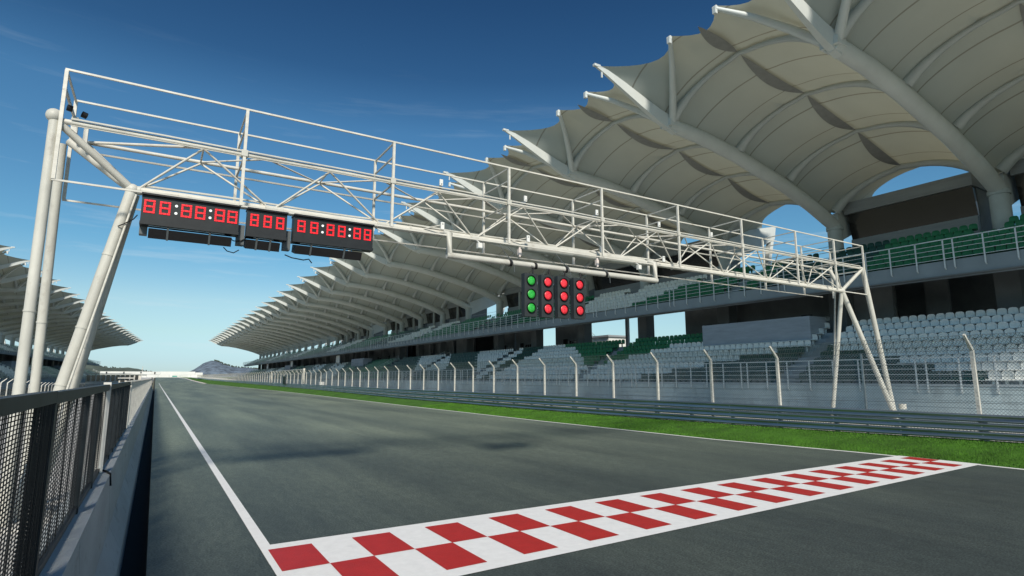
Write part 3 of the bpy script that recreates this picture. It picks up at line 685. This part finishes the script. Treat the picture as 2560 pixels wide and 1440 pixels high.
# ------------------------------------------------------------------ debris fence
def post_mb(x, y, z0, f=1, base=3.05):
    b = MB(); b.cur = 0
    zt_ = base
    b.bar((x, y, z0), (x, y, zt_ - .38), .085, .085); b.bar((x, y, zt_ - .38), (x - .37 * f, y, zt_ + .02), .085, .07, up=(0, 1, 0), w2=.06, h2=.05)
    return b
t = thing('debris_fence', (18.75, 100, 0), 'tall chain link debris fence with bent white posts behind the guard rail', 'fence')
ft = lambda y: 3.13 + (zg(y) - .3) * (0 if y < 110 else .35) - (0 if y < 12 else .05)
py = [6.75 + 2.885 * i for i in range(-3, 118)]
rest = MB()
for i, y in enumerate(py):
    if i == 4: b = MB(); b.bar((18.72, y, zg(y)), (18.72, y, 2.75), .05); b.build('fence_post', MT['galv'], t)
    elif i < 99: post_mb(18.72, y, zg(y) - .1, 1, ft(y)).build('fence_post', MT['mottled'], t)
    else:
        q = post_mb(18.72, y, zg(y) - .1, 1, ft(y)); k = len(rest.v); rest.v += q.v; rest.f += [tuple(k + a for a in f) for f in q.f]; rest.mi += q.mi; rest.sm += q.sm
rest.build('fence_post_row', MT['mottled'], t, kind='stuff')
b = MB(); b.grid([[(18.78, y, zg(y) + .05), (18.78, y, ft(y) - .38), (18.42, y, ft(y))] for y in py], False); b.build('chain_link', MT['chain'], t)
b = MB()
for zf in (.02, .2, .4, .6, .8, 1.0):
    b.tube([(18.775, y, zg(y) + .6 + (ft(y) - .38 - zg(y) - .6) * zf) for y in py[:60]], .006, 4)
for fx in (.35, .7, 1.0): b.tube([(18.78 - .36 * fx, y, ft(y) - .38 + .38 * fx) for y in py[:60]], .005, 4)
b.build('tension_wire', MT['galv'], t)
# left debris fence beyond the pit lane
t = thing('debris_fence', (-12, 90, 0), 'pale debris fence with bent posts beyond the pit lane on the left', 'fence')
zl = lambda y: lerp([(60, 2.0), (71, 1.96), (77, 1.88), (85, 1.66), (91, 1.5), (120, 1.2), (300, .7)], y)
for i in range(60):
    y = 56.6 + 2.89 * i
    b = MB(); z = zl(y); b.bar((-12.2, y, -.2), (-12.2, y, z - .38), .085); b.bar((-12.2, y, z - .38), (-11.8, y, z), .085, .07, up=(0, 1, 0), w2=.05, h2=.05); b.build('fence_post', MT['whitepost'], t)
b = MB(); b.grid([[(-12.24, 56.6 + 2.89 * i, -.1), (-12.24, 56.6 + 2.89 * i, zl(56.6 + 2.89 * i) - .38)] for i in range(60)], False); b.build('chain_link', MT['chain'], t)

# small truss gate by the fence, marshal panels
t = thing('access_gate_truss', (19.4, 92, 0), 'white lattice truss gate standing at the far debris fence', 'gate')
b = MB(); b.tube([(19.3, 92, 0), (19.3, 92, 3.45)], .16, 12); b.build('post', MT['steelw'], t)
b = MB(); b.tube([(19.3, 121, 0), (19.3, 121, 3.3)], .13, 12); b.build('post', MT['steelw'], t)
b = MB(); b.tube([(19.3, 92, 3.3), (19.3, 121, 3.25)], .05, 6); b.tube([(19.3, 92, 2.6), (19.3, 121, 2.6)], .05, 6)
for i in range(8):
    y = 92 + i * 3.625; b.tube([(19.3, y, 2.6), (19.3, y + 1.8, 3.28)], .035, 5); b.tube([(19.3, y + 1.8, 3.28), (19.3, y + 3.62, 2.6)], .035, 5)
b.build('truss', MT['steelw'], t)
t = thing('marshal_board', (18.4, 101.9, 1), 'small black square marshal board on the far guard rail', 'board')
b = MB(); b.box((18.30, 101.5, .95), (18.42, 103.2, 2.25)); b.build('screen', MT['cable'], t)
b = MB()
for a in (101.45, 102.32, 103.2): b.box((18.285, a, .94), (18.298, a + .06, 2.27))
for z in (.93, 1.58, 2.22): b.box((18.27, 101.45, z), (18.284, 103.26, z + .05))
b.build('frame', MT['seatd'], t)
b = MB(); b.box((18.75, 78.6, .85), (19.15, 79.9, 1.5)); b.build('white_cabinet', MT['sensorw'], loc=(18.9, 79, .85), label='small white cabinet behind the guard rail at the far fence', cat='cabinet')

# ------------------------------------------------------------------ grandstands
SP = 9.8
def seat_geo(kind):
    """one stadium seat: facing -x (towards the track), origin at the floor behind the knees"""
    b = MB()
    if kind == 'full':
        prof = [(-.21, .36), (-.225, .52), (-.21, .68), (-.15, .755), (0, .775), (.15, .755), (.21, .68), (.225, .52), (.21, .36)]
        n = len(prof)
        f = [(.16 + .05 * (z - .36) - .035 * cos(y * 6), y, z) for y, z in prof]; r = [(x + .045, y, z) for x, y, z in f]
        c = [(.16 + .05 * (z - .36) + .02, y * .55, .36 + (z - .36) * .75) for y, z in prof]
        b.add(f + r, [(i, i + 1, n + i + 1, n + i) for i in range(n - 1)] + [tuple(range(n, 2 * n))])
        b.add(f + c, [(i, n + i, n + i + 1, i + 1) for i in range(n - 1)] + [tuple(range(n, 2 * n))[::-1]], True)
        b.add([(-.25, -.20, .36), (-.25, .20, .36), (-.21, .22, .405), (-.21, -.22, .405), (.19, -.22, .37), (.19, .22, .37), (.19, .20, .32), (.19, -.20, .32)],
              [(0, 1, 2, 3), (3, 2, 5, 4), (0, 7, 6, 1), (1, 6, 5, 2), (0, 3, 4, 7)], False)
        b.box((-.02, -.05, .0), (.06, .05, .33))
    else:
        b.add([(.18, -.22, .36), (.18, .22, .36), (.21, .2, .70), (.21, .1, .77), (.21, -.1, .77), (.21, -.2, .70), (-.24, -.21, .40), (-.24, .21, .40), (-.24, -.2, .33), (-.24, .2, .33)],
              [(0, 1, 2, 3, 4, 5), (6, 7, 1, 0), (8, 9, 7, 6)])
    return b
FULL, LOW = seat_geo('full'), seat_geo('low')
SEATMATS = [MT['seatw'], MT['seatg'], MT['seatd']]
seatmesh = []
for i in range(3):
    me = bpy.data.meshes.new('seat_shell'); me.from_pydata(FULL.v, [], FULL.f); me.materials.append(SEATMATS[i]); me.polygons.foreach_set('use_smooth', FULL.sm); me.update(); seatmesh.append(me)

def lower_colour(r, y):
    if y < 21: return 0 if y < 9.4 + 2.1 * r else 2
    if y < 60:
        if r <= 6 and y < 36.2 - 2.5 * r and y > 21: return 2
        if r >= 4:
            lo = {4: 40.4, 5: 38.6, 6: 36.4, 7: 35.0, 8: 31.7, 9: 31.7}[r]; hi = {4: 43.6, 5: 44.9, 6: 46.4, 7: 47.5, 8: 49.2, 9: 52}[r]
            if lo < y < hi: return 1
        if y > 58 - r * .2: return 2
        return 0
    c = (y - 60 - r * 1.4) % 78
    if c < 8 and r > 2: return 2
    if c < 21: return 0 if r > 3 and c > 9 else 2
    if c < 34: return 2
    if c < 62: return 1 if (c - 34 + r) % 26 < 21 else 2
    return 2 if c < 66 else 0
def upper_colour(r, y):
    if y < 18.5: return 1
    if y < 33: return 2 if y < 26 else 1
    if y < 60:
        return 0 if (y > 34.2 + (5 - r) * 1.2 and y < 49 - (r == 1) * 1.5) else 1
    c = (y + r * 2.0) % 47
    return 0 if c < 13 else (2 if c < 25 else 1)
ORD = ['zeroth', 'first', 'second', 'third', 'fourth', 'fifth', 'sixth', 'seventh', 'eighth', 'ninth', 'tenth']
def ordn(n):
    if n <= 10: return ORD[n]
    suf = 'th' if 10 <= n % 100 <= 20 else {1: 'st', 2: 'nd', 3: 'rd'}.get(n % 10, 'th')
    return str(n) + suf

camloc = Vector((0, 0, 2)); Rc = cam.rotation_euler.to_matrix()
Finv = Rc.transposed()
def proj_u(p):
    q = Finv @ (Vector(p) - camloc)
    return (1280 - 1433.35 * q.x / q.z, 720 + 1433.35 * q.y / q.z, -q.z) if q.z < 0 else None

SEATS = []          # (dist, mapped pos, mapping dir, colour, tier, row, y, section, idx)
def stand(name, label, mp_, k0, k1, s_near, side, detail):
    """mp_(d, s, z): d = metres behind the canopy tips, s = metres along the track"""
    st = thing(name, mp_(20, (k0 + k1) / 2 * SP, 0), label, 'grandstand')
    sA, sB = s_near, k1 * SP + 6
    def B(): return MB(mp_)
    # lower tier
    b = B(); b.box((12.03, sA, -.3), (12.25, sB, 1.62))
    for c_ in range(6): b.box((12.0, sA, -.28 + c_ * .315), (12.028, sB, -.28 + c_ * .315 + .295))
    b.build('front_wall', MT['concwall'], st)
    b = B(); b.box((11.97, sA, 1.625), (12.35, sB, 1.72)); b.build('wall_coping', MT['conc'], st)
    b = B()
    for r in range(9):
        d0 = 12.28 + .8 * r + (.3 if r else 0); z = 1.55 + .43 * r
        b.box((12.28 + .8 * r + (.32 if r else 0), sA, z - .6), (12.28 + .8 * (r + 1) + .32, sB, z))
    b.build('lower_terrace', MT['conc'], st)
    b = B(); b.box((19.9, sA, 4.7), (29.5, sB, 5.0)); b.build('concourse_floor', MT['conc'], st)
    # upper tier
    b = B(); b.box((16.5, sA, 7.46), (16.78, sB, 8.25)); b.build('balcony_fascia', MT['fascia'], st)
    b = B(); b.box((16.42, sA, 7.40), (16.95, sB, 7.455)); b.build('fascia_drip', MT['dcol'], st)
    b = B()
    for r in range(6): b.box((16.79 + .8 * r + (.31 if r else 0), sA, 7.47 + .45 * r), (16.80 + .8 * (r + 1) + .3, sB, 8.3 + .45 * r - .22 + (.0 if r else .02)))
    b.build('upper_terrace', MT['conc'], st)
    b = B(); b.box((21.92, sA, 9.43), (22.1, sB, 10.5)); b.box((22.11, sA, 9.46), (29.5, sB, 9.9)); b.build('upper_concourse', MT['conc'], st)
    # handrails, one panel per bay
    kk = range(k0, k1 + 1)
    for d, zt_, zlow, nm in ((16.42, 9.40, 7.75, 'upper'), (11.93, 2.95, 1.28, 'lower')):
        for k in kk:
            s0, s1 = k * SP + .3, (k + 1) * SP + .1
            if side > 0: s0, s1 = s0 + .5, s1 + .5
            b = B()
            for z, w in ((zt_, .05), (zt_ - .28, .025), (zt_ - .52, .025), (zt_ - .78, .025), (zt_ - 1.06, .025)): b.bar((d, s0, z), (d, s1 + .2, z), w)
            npst = 8
            for j in range(npst):
                s = s0 + (s1 - s0 - .25) * j / (npst - 1)
                b.bar((d, s, zt_), (d, s, zlow + .1), .062, .05); b.bar((d, s, zlow + .1), (d + .12, s, zlow), .05, .04); b.bar((d, s, zlow + .32), (d + .1, s, zlow + .32), .03)
            b.build('handrail_panel', MT['handrail'], st)
    # columns
    for k in kk:
        s = k * SP
        b = B(); b.tube([(22.6, s, 9.0), (22.6, s, 13.1)], .50, 20); b.tube([(22.6, s, 12.75), (22.6, s, 13.0)], .57, 20)
        b.build('column', MT['column'], st)
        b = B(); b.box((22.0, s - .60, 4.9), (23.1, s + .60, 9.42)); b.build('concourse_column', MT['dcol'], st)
        b = B(); b.tube([(28.5, s + 9.1, 4.9), (28.5, s + 9.1, 9.45)], .26, 12); b.build('rear_column', MT['column'], st)
    # boxes with tinted glazing
    def has_box(k):
        return (k % 5 != 0 and k < 14) if side > 0 else False
    for k in kk:
        if not has_box(k): 
            continue
        s0, s1 = k * SP + 1.5, (k + 1) * SP - .6
        b = B(); b.box((23.6, s0, 9.9), (23.9, s1, 12.05)); b.build('box_parapet', MT['cladding'], st)
        b = B(); b.add([(23.75, s0, 12.06), (23.75, s1, 12.06), (23.35, s1, 13.9), (23.35, s0, 13.9), (23.95, s0, 12.06), (23.95, s1, 12.06), (23.65, s1, 13.9), (23.65, s0, 13.9)], [(0, 1, 2, 3), (4, 7, 6, 5), (0, 4, 5, 1), (1, 5, 6, 2), (2, 6, 7, 3), (3, 7, 4, 0)])
        b.build('box_window', MT['glass'], st)
        b = B(); b.box((23.1, s0 - .1, 13.91), (26.8, s1 + .1, 14.75)); b.build('box_roof', MT['cladding'], st)
        b = B(); b.box((24.0, s0, 9.9), (26.8, s0 + .15, 13.9)); b.box((24.0, s1 - .15, 9.9), (26.8, s1, 13.9)); b.box((26.6, s0 + .16, 9.91), (26.8, s1 - .16, 13.9)); b.build('box_wall', MT['darkwall'], st)
        if k > 3:
            b = B(); b.bar((23.3, (s0 + s1) / 2, 11.0), (23.3, (s0 + s1) / 2, 14.6), .3); b.build('box_mullion', MT['column'], st)
    # concourse rear walls between the openings
    for k in kk:
        s0, s1 = k * SP + .65, (k + 1) * SP - .65
        if side > 0 and k in (3, ): segs = [(s0 + 3.5, s1, 25)]
        elif side > 0 and k == 2: segs = []
        elif side > 0 and k == 0: segs = [(s0, s1 + 1.25, 24.0)]
        elif side > 0 and k == 1: segs = [(s0 + .01, s0 + 5.6, 24.3)]
        elif side > 0 and k == -1: segs = [(s0 + 3.8, s0 + 5.2, 26), (s0 + 6, s1 + .6, 23.2)]
        elif side > 0 and k == -2: segs = [(s0, s1 - 3, 27)]
        elif side > 0 and k == 4: segs = [(s0 + 4, s1, 25)]
        else:
            q = (k * 7) % 5; segs = [(s0, s0 + 5.5 + q * .5, 24.0 + (k % 3) * .8)]
            if q > 1: segs.append((s1 - 1.6, s1, 23.6))
        for a, c, d in segs:
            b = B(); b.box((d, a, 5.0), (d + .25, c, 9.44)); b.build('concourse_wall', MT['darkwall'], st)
            if c - a > 4 and detail:
                b = B(); b.box((d - .03, a + 2.4, 5.0), (d - .004, a + 3.3, 6.9)); b.build('door', MT['cable'], st)
                for j in range(3):
                    b = B(); b.box((d - .02, a + .5 + j * .55, 6.3), (d - .004, a + .9 + j * .55, 6.65)); b.build('window', MT['glass'], st)
        if not segs or (side > 0 and k in (1, 4)): pass
        if side < 0 or k > 16 or k in (6, 9, 13):
            pass
    for k in kk:
        if not (side > 0 and k in (1, 2, 3)): b = B(); b.box((29.0, k * SP + .1, 5.0), (29.2, (k + 1) * SP - .1, 6.6 if k % 4 == 0 and k > 3 else 9.44)); b.build('rear_parapet', MT['darkwall'], st)
    # parapet blocks replacing the top rows in some bays
    blocks = [(22.3 - 22.6, 31.3 - 22.6)] + [(k * SP + .2, k * SP + 9.0) for k in (10, 18)] if side > 0 else [(k * SP + .2, k * SP + 8) for k in (2, 9, 15)]
    for a, c in blocks:
        b = B(); b.box((17.95, a, 4.0), (18.25, c, 6.15)); b.box((18.26, a, 4.0), (19.9, a + .2, 6.15)); b.box((18.26, c - .2, 4.0), (19.9, c, 6.15)); b.build('parapet_block', MT['brick'], st)
    # aisle steps
    aisl = [21.0 - 22.6 + 20.6 * j for j in range(0, 15)] if side > 0 else [2 + 20.6 * j for j in range(0, 12)]
    for j, a in enumerate(aisl):
        b = B(); pr_ = []
        for r in range(8):
            z = 1.55 + .43 * r; d0 = 12.28 + .8 * r + .32
            pr_ += [(d0 + .42, z + .003), (d0 + .42, z + .215), (d0 + .797, z + .215), (d0 + .797, z + .433)]
        for (q0, q1) in zip(pr_, pr_[1:]): b.add([(q0[0], a - .45, q0[1]), (q0[0], a + .45, q0[1]), (q1[0], a + .45, q1[1]), (q1[0], a - .45, q1[1])], [(0, 1, 2, 3)])
        b.build('aisle_steps', MT['cladding'], st)
        if j > 2:
            b = B()
            for dz in (.95, .7, .45): b.bar((12.6, a + .5, 1.6 + dz), (19.4, a + .5, 5.2 + dz), .035)
            for q in range(6): b.bar((12.6 + q * 1.36, a + .5, 1.6 + .72 * q), (12.6 + q * 1.36, a + .5, 2.55 + .72 * q), .035)
            b.build('stair_rail', MT['handrail'], st)
    # seats
    def tier(nr, d0, z0, ddr, dz, colf, tn):
        for r in range(1, nr + 1):
            d = d0 + ddr * (r - 1); z = z0 + dz * (r - 1); i = 0; s = sA + .3
            while s < sB - .3:
                wy = s + 22.6 if side > 0 else s + 60
                blocked = tn == 'lower' and (any(abs(s - a) < .72 for a in aisl) or (r >= 8 and any(a - .1 < s < c + .1 for a, c in blocks)))
                if tn == 'upper' and any(abs(s - (k * SP + .15)) < .8 and r >= 5 for k in kk): blocked = True
                if tn == 'upper' and any(abs(s - (a + 7)) < .6 for a in aisl): blocked = True
                if not blocked: SEATS.append((mp_, d, s, z, colf(r, wy), tn, r, side, wy))
                s += .485
    tier(9, 13.15, 1.55, .8, .43, lower_colour, 'lower')
    tier(6 if side > 0 else 5, 17.45, 8.1, .8, .45, upper_colour, 'upper')
    # roof
    BZ = [(0.0, 19.04), (1.2, 18.78), (3.6, 17.95), (5.7, 17.0)]
    T0 = [(5.5, 16.95), (8.6, 16.75), (11.7, 16.28), (16.9, 15.1), (19.8, 14.2), (22.3, 13.25)]
    zb_ = [(5.7, 17.2), (11.7, 16.5), (16.9, 15.45), (22.5, 13.7), (28.2, 16.0)]
    for k in range(k0, k1 + 1):
        s = k * SP
        b = B()   # tapered front fin, slightly curved
        pts = [(0.0, 19.04, .12), (.8, 18.80, .34), (1.9, 18.36, .52), (3.4, 17.72, .66), (4.7, 17.2, .78), (5.9, 16.85, .86)]
        rows = []
        for d, z, h in pts:
            w = .10 + .22 * d / 6; rows.append([(d, s - w, z + h * .45), (d, s + w, z + h * .45), (d + .12 * h, s + w * .55, z - h * .5), (d + .12 * h, s - w * .55, z - h * .5), (d, s - w, z + h * .45)])
        b.grid(rows, False); b.box((-.12, s - .09, 18.99), (.3, s + .09, 19.12)); b.box((.40, s - .03, 18.45), (.48, s + .03, 18.8))
        # main tube from the strut node back to the column
        b.tube([(d, s, z) for d, z in T0] + [(22.6, s, 13.0)], [.40, .43, .44, .45, .46, .47, .47], 14)
        b.box((5.3, s - .42, 16.75), (6.0, s + .42, 17.25))
        bm = b.build('roof_beam', MT['beam'], st)
        if side > 0 and k % 5 in (0, 1) or k >= 14:
            q_ = B()
            for j_ in range(5): q_.bar((23.2, s + .2 - (0 if k % 5 == 0 or k >= 14 else 9.8), 10.1 + j_ * .42), (23.2, s + (9.6 if k % 5 == 0 or k >= 14 else 0), 10.1 + j_ * .42), .035)
            if k % 5 == 0 or k >= 14: q_.build('rear_rail', MT['handrail'], st)
        for sg in (-1, 1):      # paired outriggers holding the scalloped edge
            b = B(); b.tube([(5.75, s + sg * .15, 17.0), (4.6, s + sg * 1.3, 18.05), (3.4, s + sg * 2.4, 18.9), (2.15, s + sg * 3.45, 19.5)], [.24, .2, .16, .10], 8); b.tube([(2.1, s + sg * 3.45 - .1, 19.52), (2.1, s + sg * 3.45 + .1, 19.52)], .10, 10); b.box((2.0, s + sg * 3.45 - .09, 19.2), (2.16, s + sg * 3.45 + .09, 19.5))
            b.build('outrigger', MT['beam'], bm)
        b = B(); v_ = [(22.7, 11.9), (22.7, 14.0), (26.0, 15.4), (30.0, 16.3), (29.7, 15.0), (26.2, 13.4)]; b.add([(d, s - .3, z) for d, z in v_] + [(d, s + .3, z) for d, z in v_], [tuple(range(6)), tuple(range(6, 12))[::-1]] + [(i, i + 6, (i + 1) % 6 + 6, (i + 1) % 6) for i in range(6)])
        b.build('rear_arm', MT['beam'], bm)
        b = B(); b.bar((29.5, s, 15.2), (28.0, s, 9.9), .5, .4, w2=.35); b.build('rear_tie', MT['beam'], bm)
    ST = [5.7, 11.7, 17.0, 22.4]      # arch stations
    RISE = 1.95
    def zmem(d, u):           # u in 0..1 across the bay
        p = 4 * u * (1 - u)
        base = lerp([(0, 19.02), (2.1, 18.4), (5.7, 17.15), (11.7, 16.5), (17, 15.5), (22.4, 14.0), (28.2, 16.0)], d)
        rise = lerp([(0, 1.05), (2.1, 1.35), (5.7, 2.0), (17, 1.95), (22.4, 2.2), (28.2, 1.9)], d) * (p ** .78)
        sag = 0
        for a, c in ((2.1, 5.7), (5.7, 11.7), (11.7, 17), (17, 22.4), (22.4, 28)):
            if a <= d <= c: sag = -.42 * sin(pi * (d - a) / (c - a)) * p ** .5 * (.4 if a < 5 else 1)
        crease = .10 * max(0, 1 - abs(u - .5) / .05)
        return base + rise + sag + crease
    USc = [0, .352, .648, 1.0]; DF = [0.15, 2.05, 2.05, 0.15]
    def dfront(u):
        for i in range(3):
            if u <= USc[i + 1] + 1e-9:
                t_ = (u - USc[i]) / (USc[i + 1] - USc[i]); return DF[i] + (DF[i + 1] - DF[i]) * t_ + (1.75 if i != 1 else 1.1) * 4 * t_ * (1 - t_)
    def drear(u):
        for i in range(3):
            if u <= USc[i + 1] + 1e-9:
                t_ = (u - USc[i]) / (USc[i + 1] - USc[i]); return 28.3 - .6 * (i == 1) - (1.3 if i != 1 else .7) * 4 * t_ * (1 - t_)
    for k in range(k0, k1):
        s0 = k * SP; nu = 27 if k < 12 and detail else 15; nd = 41 if k < 12 and detail else 21
        us = sorted(set([i / (nu - 1) for i in range(nu)] + USc)); rows = []; uv = []
        b = B()
        for u in us:
            a, c = dfront(u), drear(u); row = []
            for j in range(nd):
                d = a + (c - a) * j / (nd - 1); zz = zmem(d, u)
                fr = max(0, 1 - (d - a) / 2.6); 
                # lift the free edge onto the outrigger tips
                zedge = lerp([(0, 19.05), (.352, 19.62), (.5, 19.45), (.648, 19.62), (1, 19.05)], u)
                zz = zz * (1 - fr ** 2) + zedge * fr ** 2
                row.append((d, s0 + u * SP, zz)); uv.append((u, d / 28.3))
            rows.append(row)
        b.grid(rows); b.uv = uv
        mb = b.build('roof_membrane', MT['fabric'], st)
        nar = 0
        arches = B()
        for d in ST:
            if not (k < 9 and detail): bb = arches
            else: bb = B()
            pts = []
            for i in range(17):
                u = .03 + .94 * i / 16; p = 4 * u * (1 - u)
                pts.append((d, s0 + u * SP, zmem(d, u) - .20 - .05 * (1 - p)))
            bb.tube(pts, [(.13 if d < 22 else .2) + .20 * abs(2 * i / 16 - 1) ** 3 for i in range(17)], 8)
            if bb is not arches: bb.build('roof_arch', MT['arch'], mb)
        if arches.v: arches.build('roof_arches', MT['arch'], mb)
        if k < 9 and detail:
            for a, c in ((2.6, 5.6), (5.9, 11.6), (11.8, 16.9), (17.1, 22.3)):
                b = B(); L_, R_ = [], []
                for i in range(15):
                    t_ = i / 14; d = a + (c - a) * t_; wv = .36 * sin(pi * t_) ** .8
                    L_.append((d, s0 + SP * .5 - wv, zmem(d, .5) - .16 - .06 * sin(pi * t_))); R_.append((d, s0 + SP * .5 + wv, zmem(d, .5) - .16 - .06 * sin(pi * t_)))
                b.grid([L_, [(x, s0 + SP * .5, z + .02) for x, _, z in L_], R_]); b.build('seam_flap', MT['flap'], mb)
    return st

right = lambda d, s, z: (19.3 + d, 22.6 + s, z)
th = radians(3.02); dl = Vector((sin(th), cos(th), 0)); nl = Vector((-cos(th), sin(th), 0))
def left(d, s, z):
    p = Vector((-17.3, 97.5, 0)) + dl * s + nl * d; return (p.x, p.y, z)
stand('grandstand', 'long two-tier grandstand with white tent roof along the right of the track', right, -3, 28, -24.0, 1, True)
stand('grandstand', 'distant grandstand with white tent roof on the left beyond the pit lane', left, -2, 22, -22.0, -1, False)

# ------------------------------------------------------------------ seats: the 300 largest are things, the rest one mass
vis = []; rest = []
for q in SEATS:
    p = q[0](q[1], q[2], q[3] + .5); pr = proj_u(p)
    if pr and q[7] > 0 and 0 < pr[0] < 2570 and not (q[5] == 'upper' and q[6] < 1): vis.append((pr[2], q))
    elif pr and (q[7] < 0 or -200 < pr[0] < 3600): rest.append(q)
vis.sort(key=lambda a: a[0])
near = [q for _, q in vis[:300]]; rest += [q for _, q in vis[300:]]
cname = ['white', 'green', 'dark green']
rows_ = {}
for q in SEATS:
    if q[7] > 0:
        g_ = 21.0 if q[5] == 'lower' else 28.0
        rows_.setdefault((q[5], q[6], 'right' if q[8] < g_ else 'left'), []).append(q)
for (tn, r, sec), lst in list(rows_.items()):
    lst.sort(key=lambda q: q[8], reverse=(sec == 'right'))
    for i, q in enumerate(lst): rows_[id(q)] = (i + 1, sec)
for q in near:
    mp_, d, s, z, c, tn, r, side, wy = q
    i, sec = rows_[id(q)]
    o = bpy.data.objects.new('stadium_seat', seatmesh[c]); o.rotation_euler = (0, random.uniform(-.02, .02), random.uniform(-.03, .03))
    put(o, None, mp_(d, s, z + .002))
    if tn == 'lower': lb = '%s seat, %s %s of the near aisle, %s row from the front, lower tier' % (cname[c], ordn(i), sec, ORD[r])
    else: lb = '%s seat, %s %s of the stair gap, %s row of the upper tier' % (cname[c], ordn(i), sec, ORD[r])
    tag(o, lb, 'seat', 'plastic seats in rows on the grandstand')
b = MB()
import itertools
V, Fc, Mi, Sm = [], [], [], []
for q in rest:
    mp_, d, s, z, c, tn, r, side, wy = q
    g = FULL if (side > 0 and wy < 62) else LOW; k = len(V); jx = random.uniform(-.02, .02)
    for x, y, zz in g.v: V.append(mp_(d + x + jx, s + y, z + zz + .002))
    for f in g.f: Fc.append(tuple(k + a for a in f))
    Mi += [c] * len(g.f); Sm += g.sm
b.v, b.f, b.mi, b.sm = V, Fc, Mi, Sm
b.build('stadium_seats', SEATMATS, label='rows of white and green plastic seats filling the rest of the grandstands', cat='seats', kind='stuff')

# screens hung under the balcony, stair towers seen through the concourse
for i, (d, y, w, h, nm) in enumerate([(17.6, 138, 3.4, 1.9, 'nearest the camera'), (17.6, 193, 3.6, 1.9, 'in the middle'), (17.6, 240, 3.8, 1.9, 'furthest from the camera')]):
    x = 19.3 + d; t = thing('hanging_screen', (x, y, 5.4), 'pale screen hung under the grandstand balcony, the one ' + nm, 'screen', 'screens under the balcony')
    b = MB(); b.box((x, y, 5.5), (x + .3, y + w, 5.5 + h)); b.build('casing', MT['dispside'], t)
    b = MB(); b.box((x - .02, y + .1, 5.6), (x - .004, y + w - .1, 5.4 + h)); b.build('screen_face', MT['boarding'], t)
for i, (x, y, lbl) in enumerate([(49.6, 58.5, 'white steel staircase seen through the concourse left of the sky openings'), (50.0, 17.5, 'sunlit staircase seen under the balcony at the right edge')]):
    t = thing('staircase', (x, y, 0), lbl, 'staircase')
    for k in range(14):
        b = MB(); b.box((x, y + .3 * k, 4.2 + .23 * k), (x + 2, y + .3 * k + .33, 4.26 + .23 * k)); b.build('step', MT['steelw'], t)
    for xx in (x - .04, x + 2.0):
        b = MB(); b.bar((xx, y, 4.1), (xx, y + 4.2, 7.3), .06, .2); b.build('stringer', MT['steelw'], t)
        b = MB()
        for dz in (.5, .8, 1.1): b.bar((xx, y, 4.1 + dz), (xx, y + 4.2, 7.3 + dz), .04)
        b.build('stair_rail', MT['steelw'], t)
t = thing('rear_building', (62, 70, 0), 'small sunlit white building seen through the concourse opening', 'building')
b = MB(); b.box((62, 71, 0), (66, 79, 8.6)); b.build('wall', MT['boarding'], t)
b = MB(); b.box((61.7, 70.7, 8.61), (66.3, 79.3, 8.9)); b.build('roof', MT['cladding'], t)
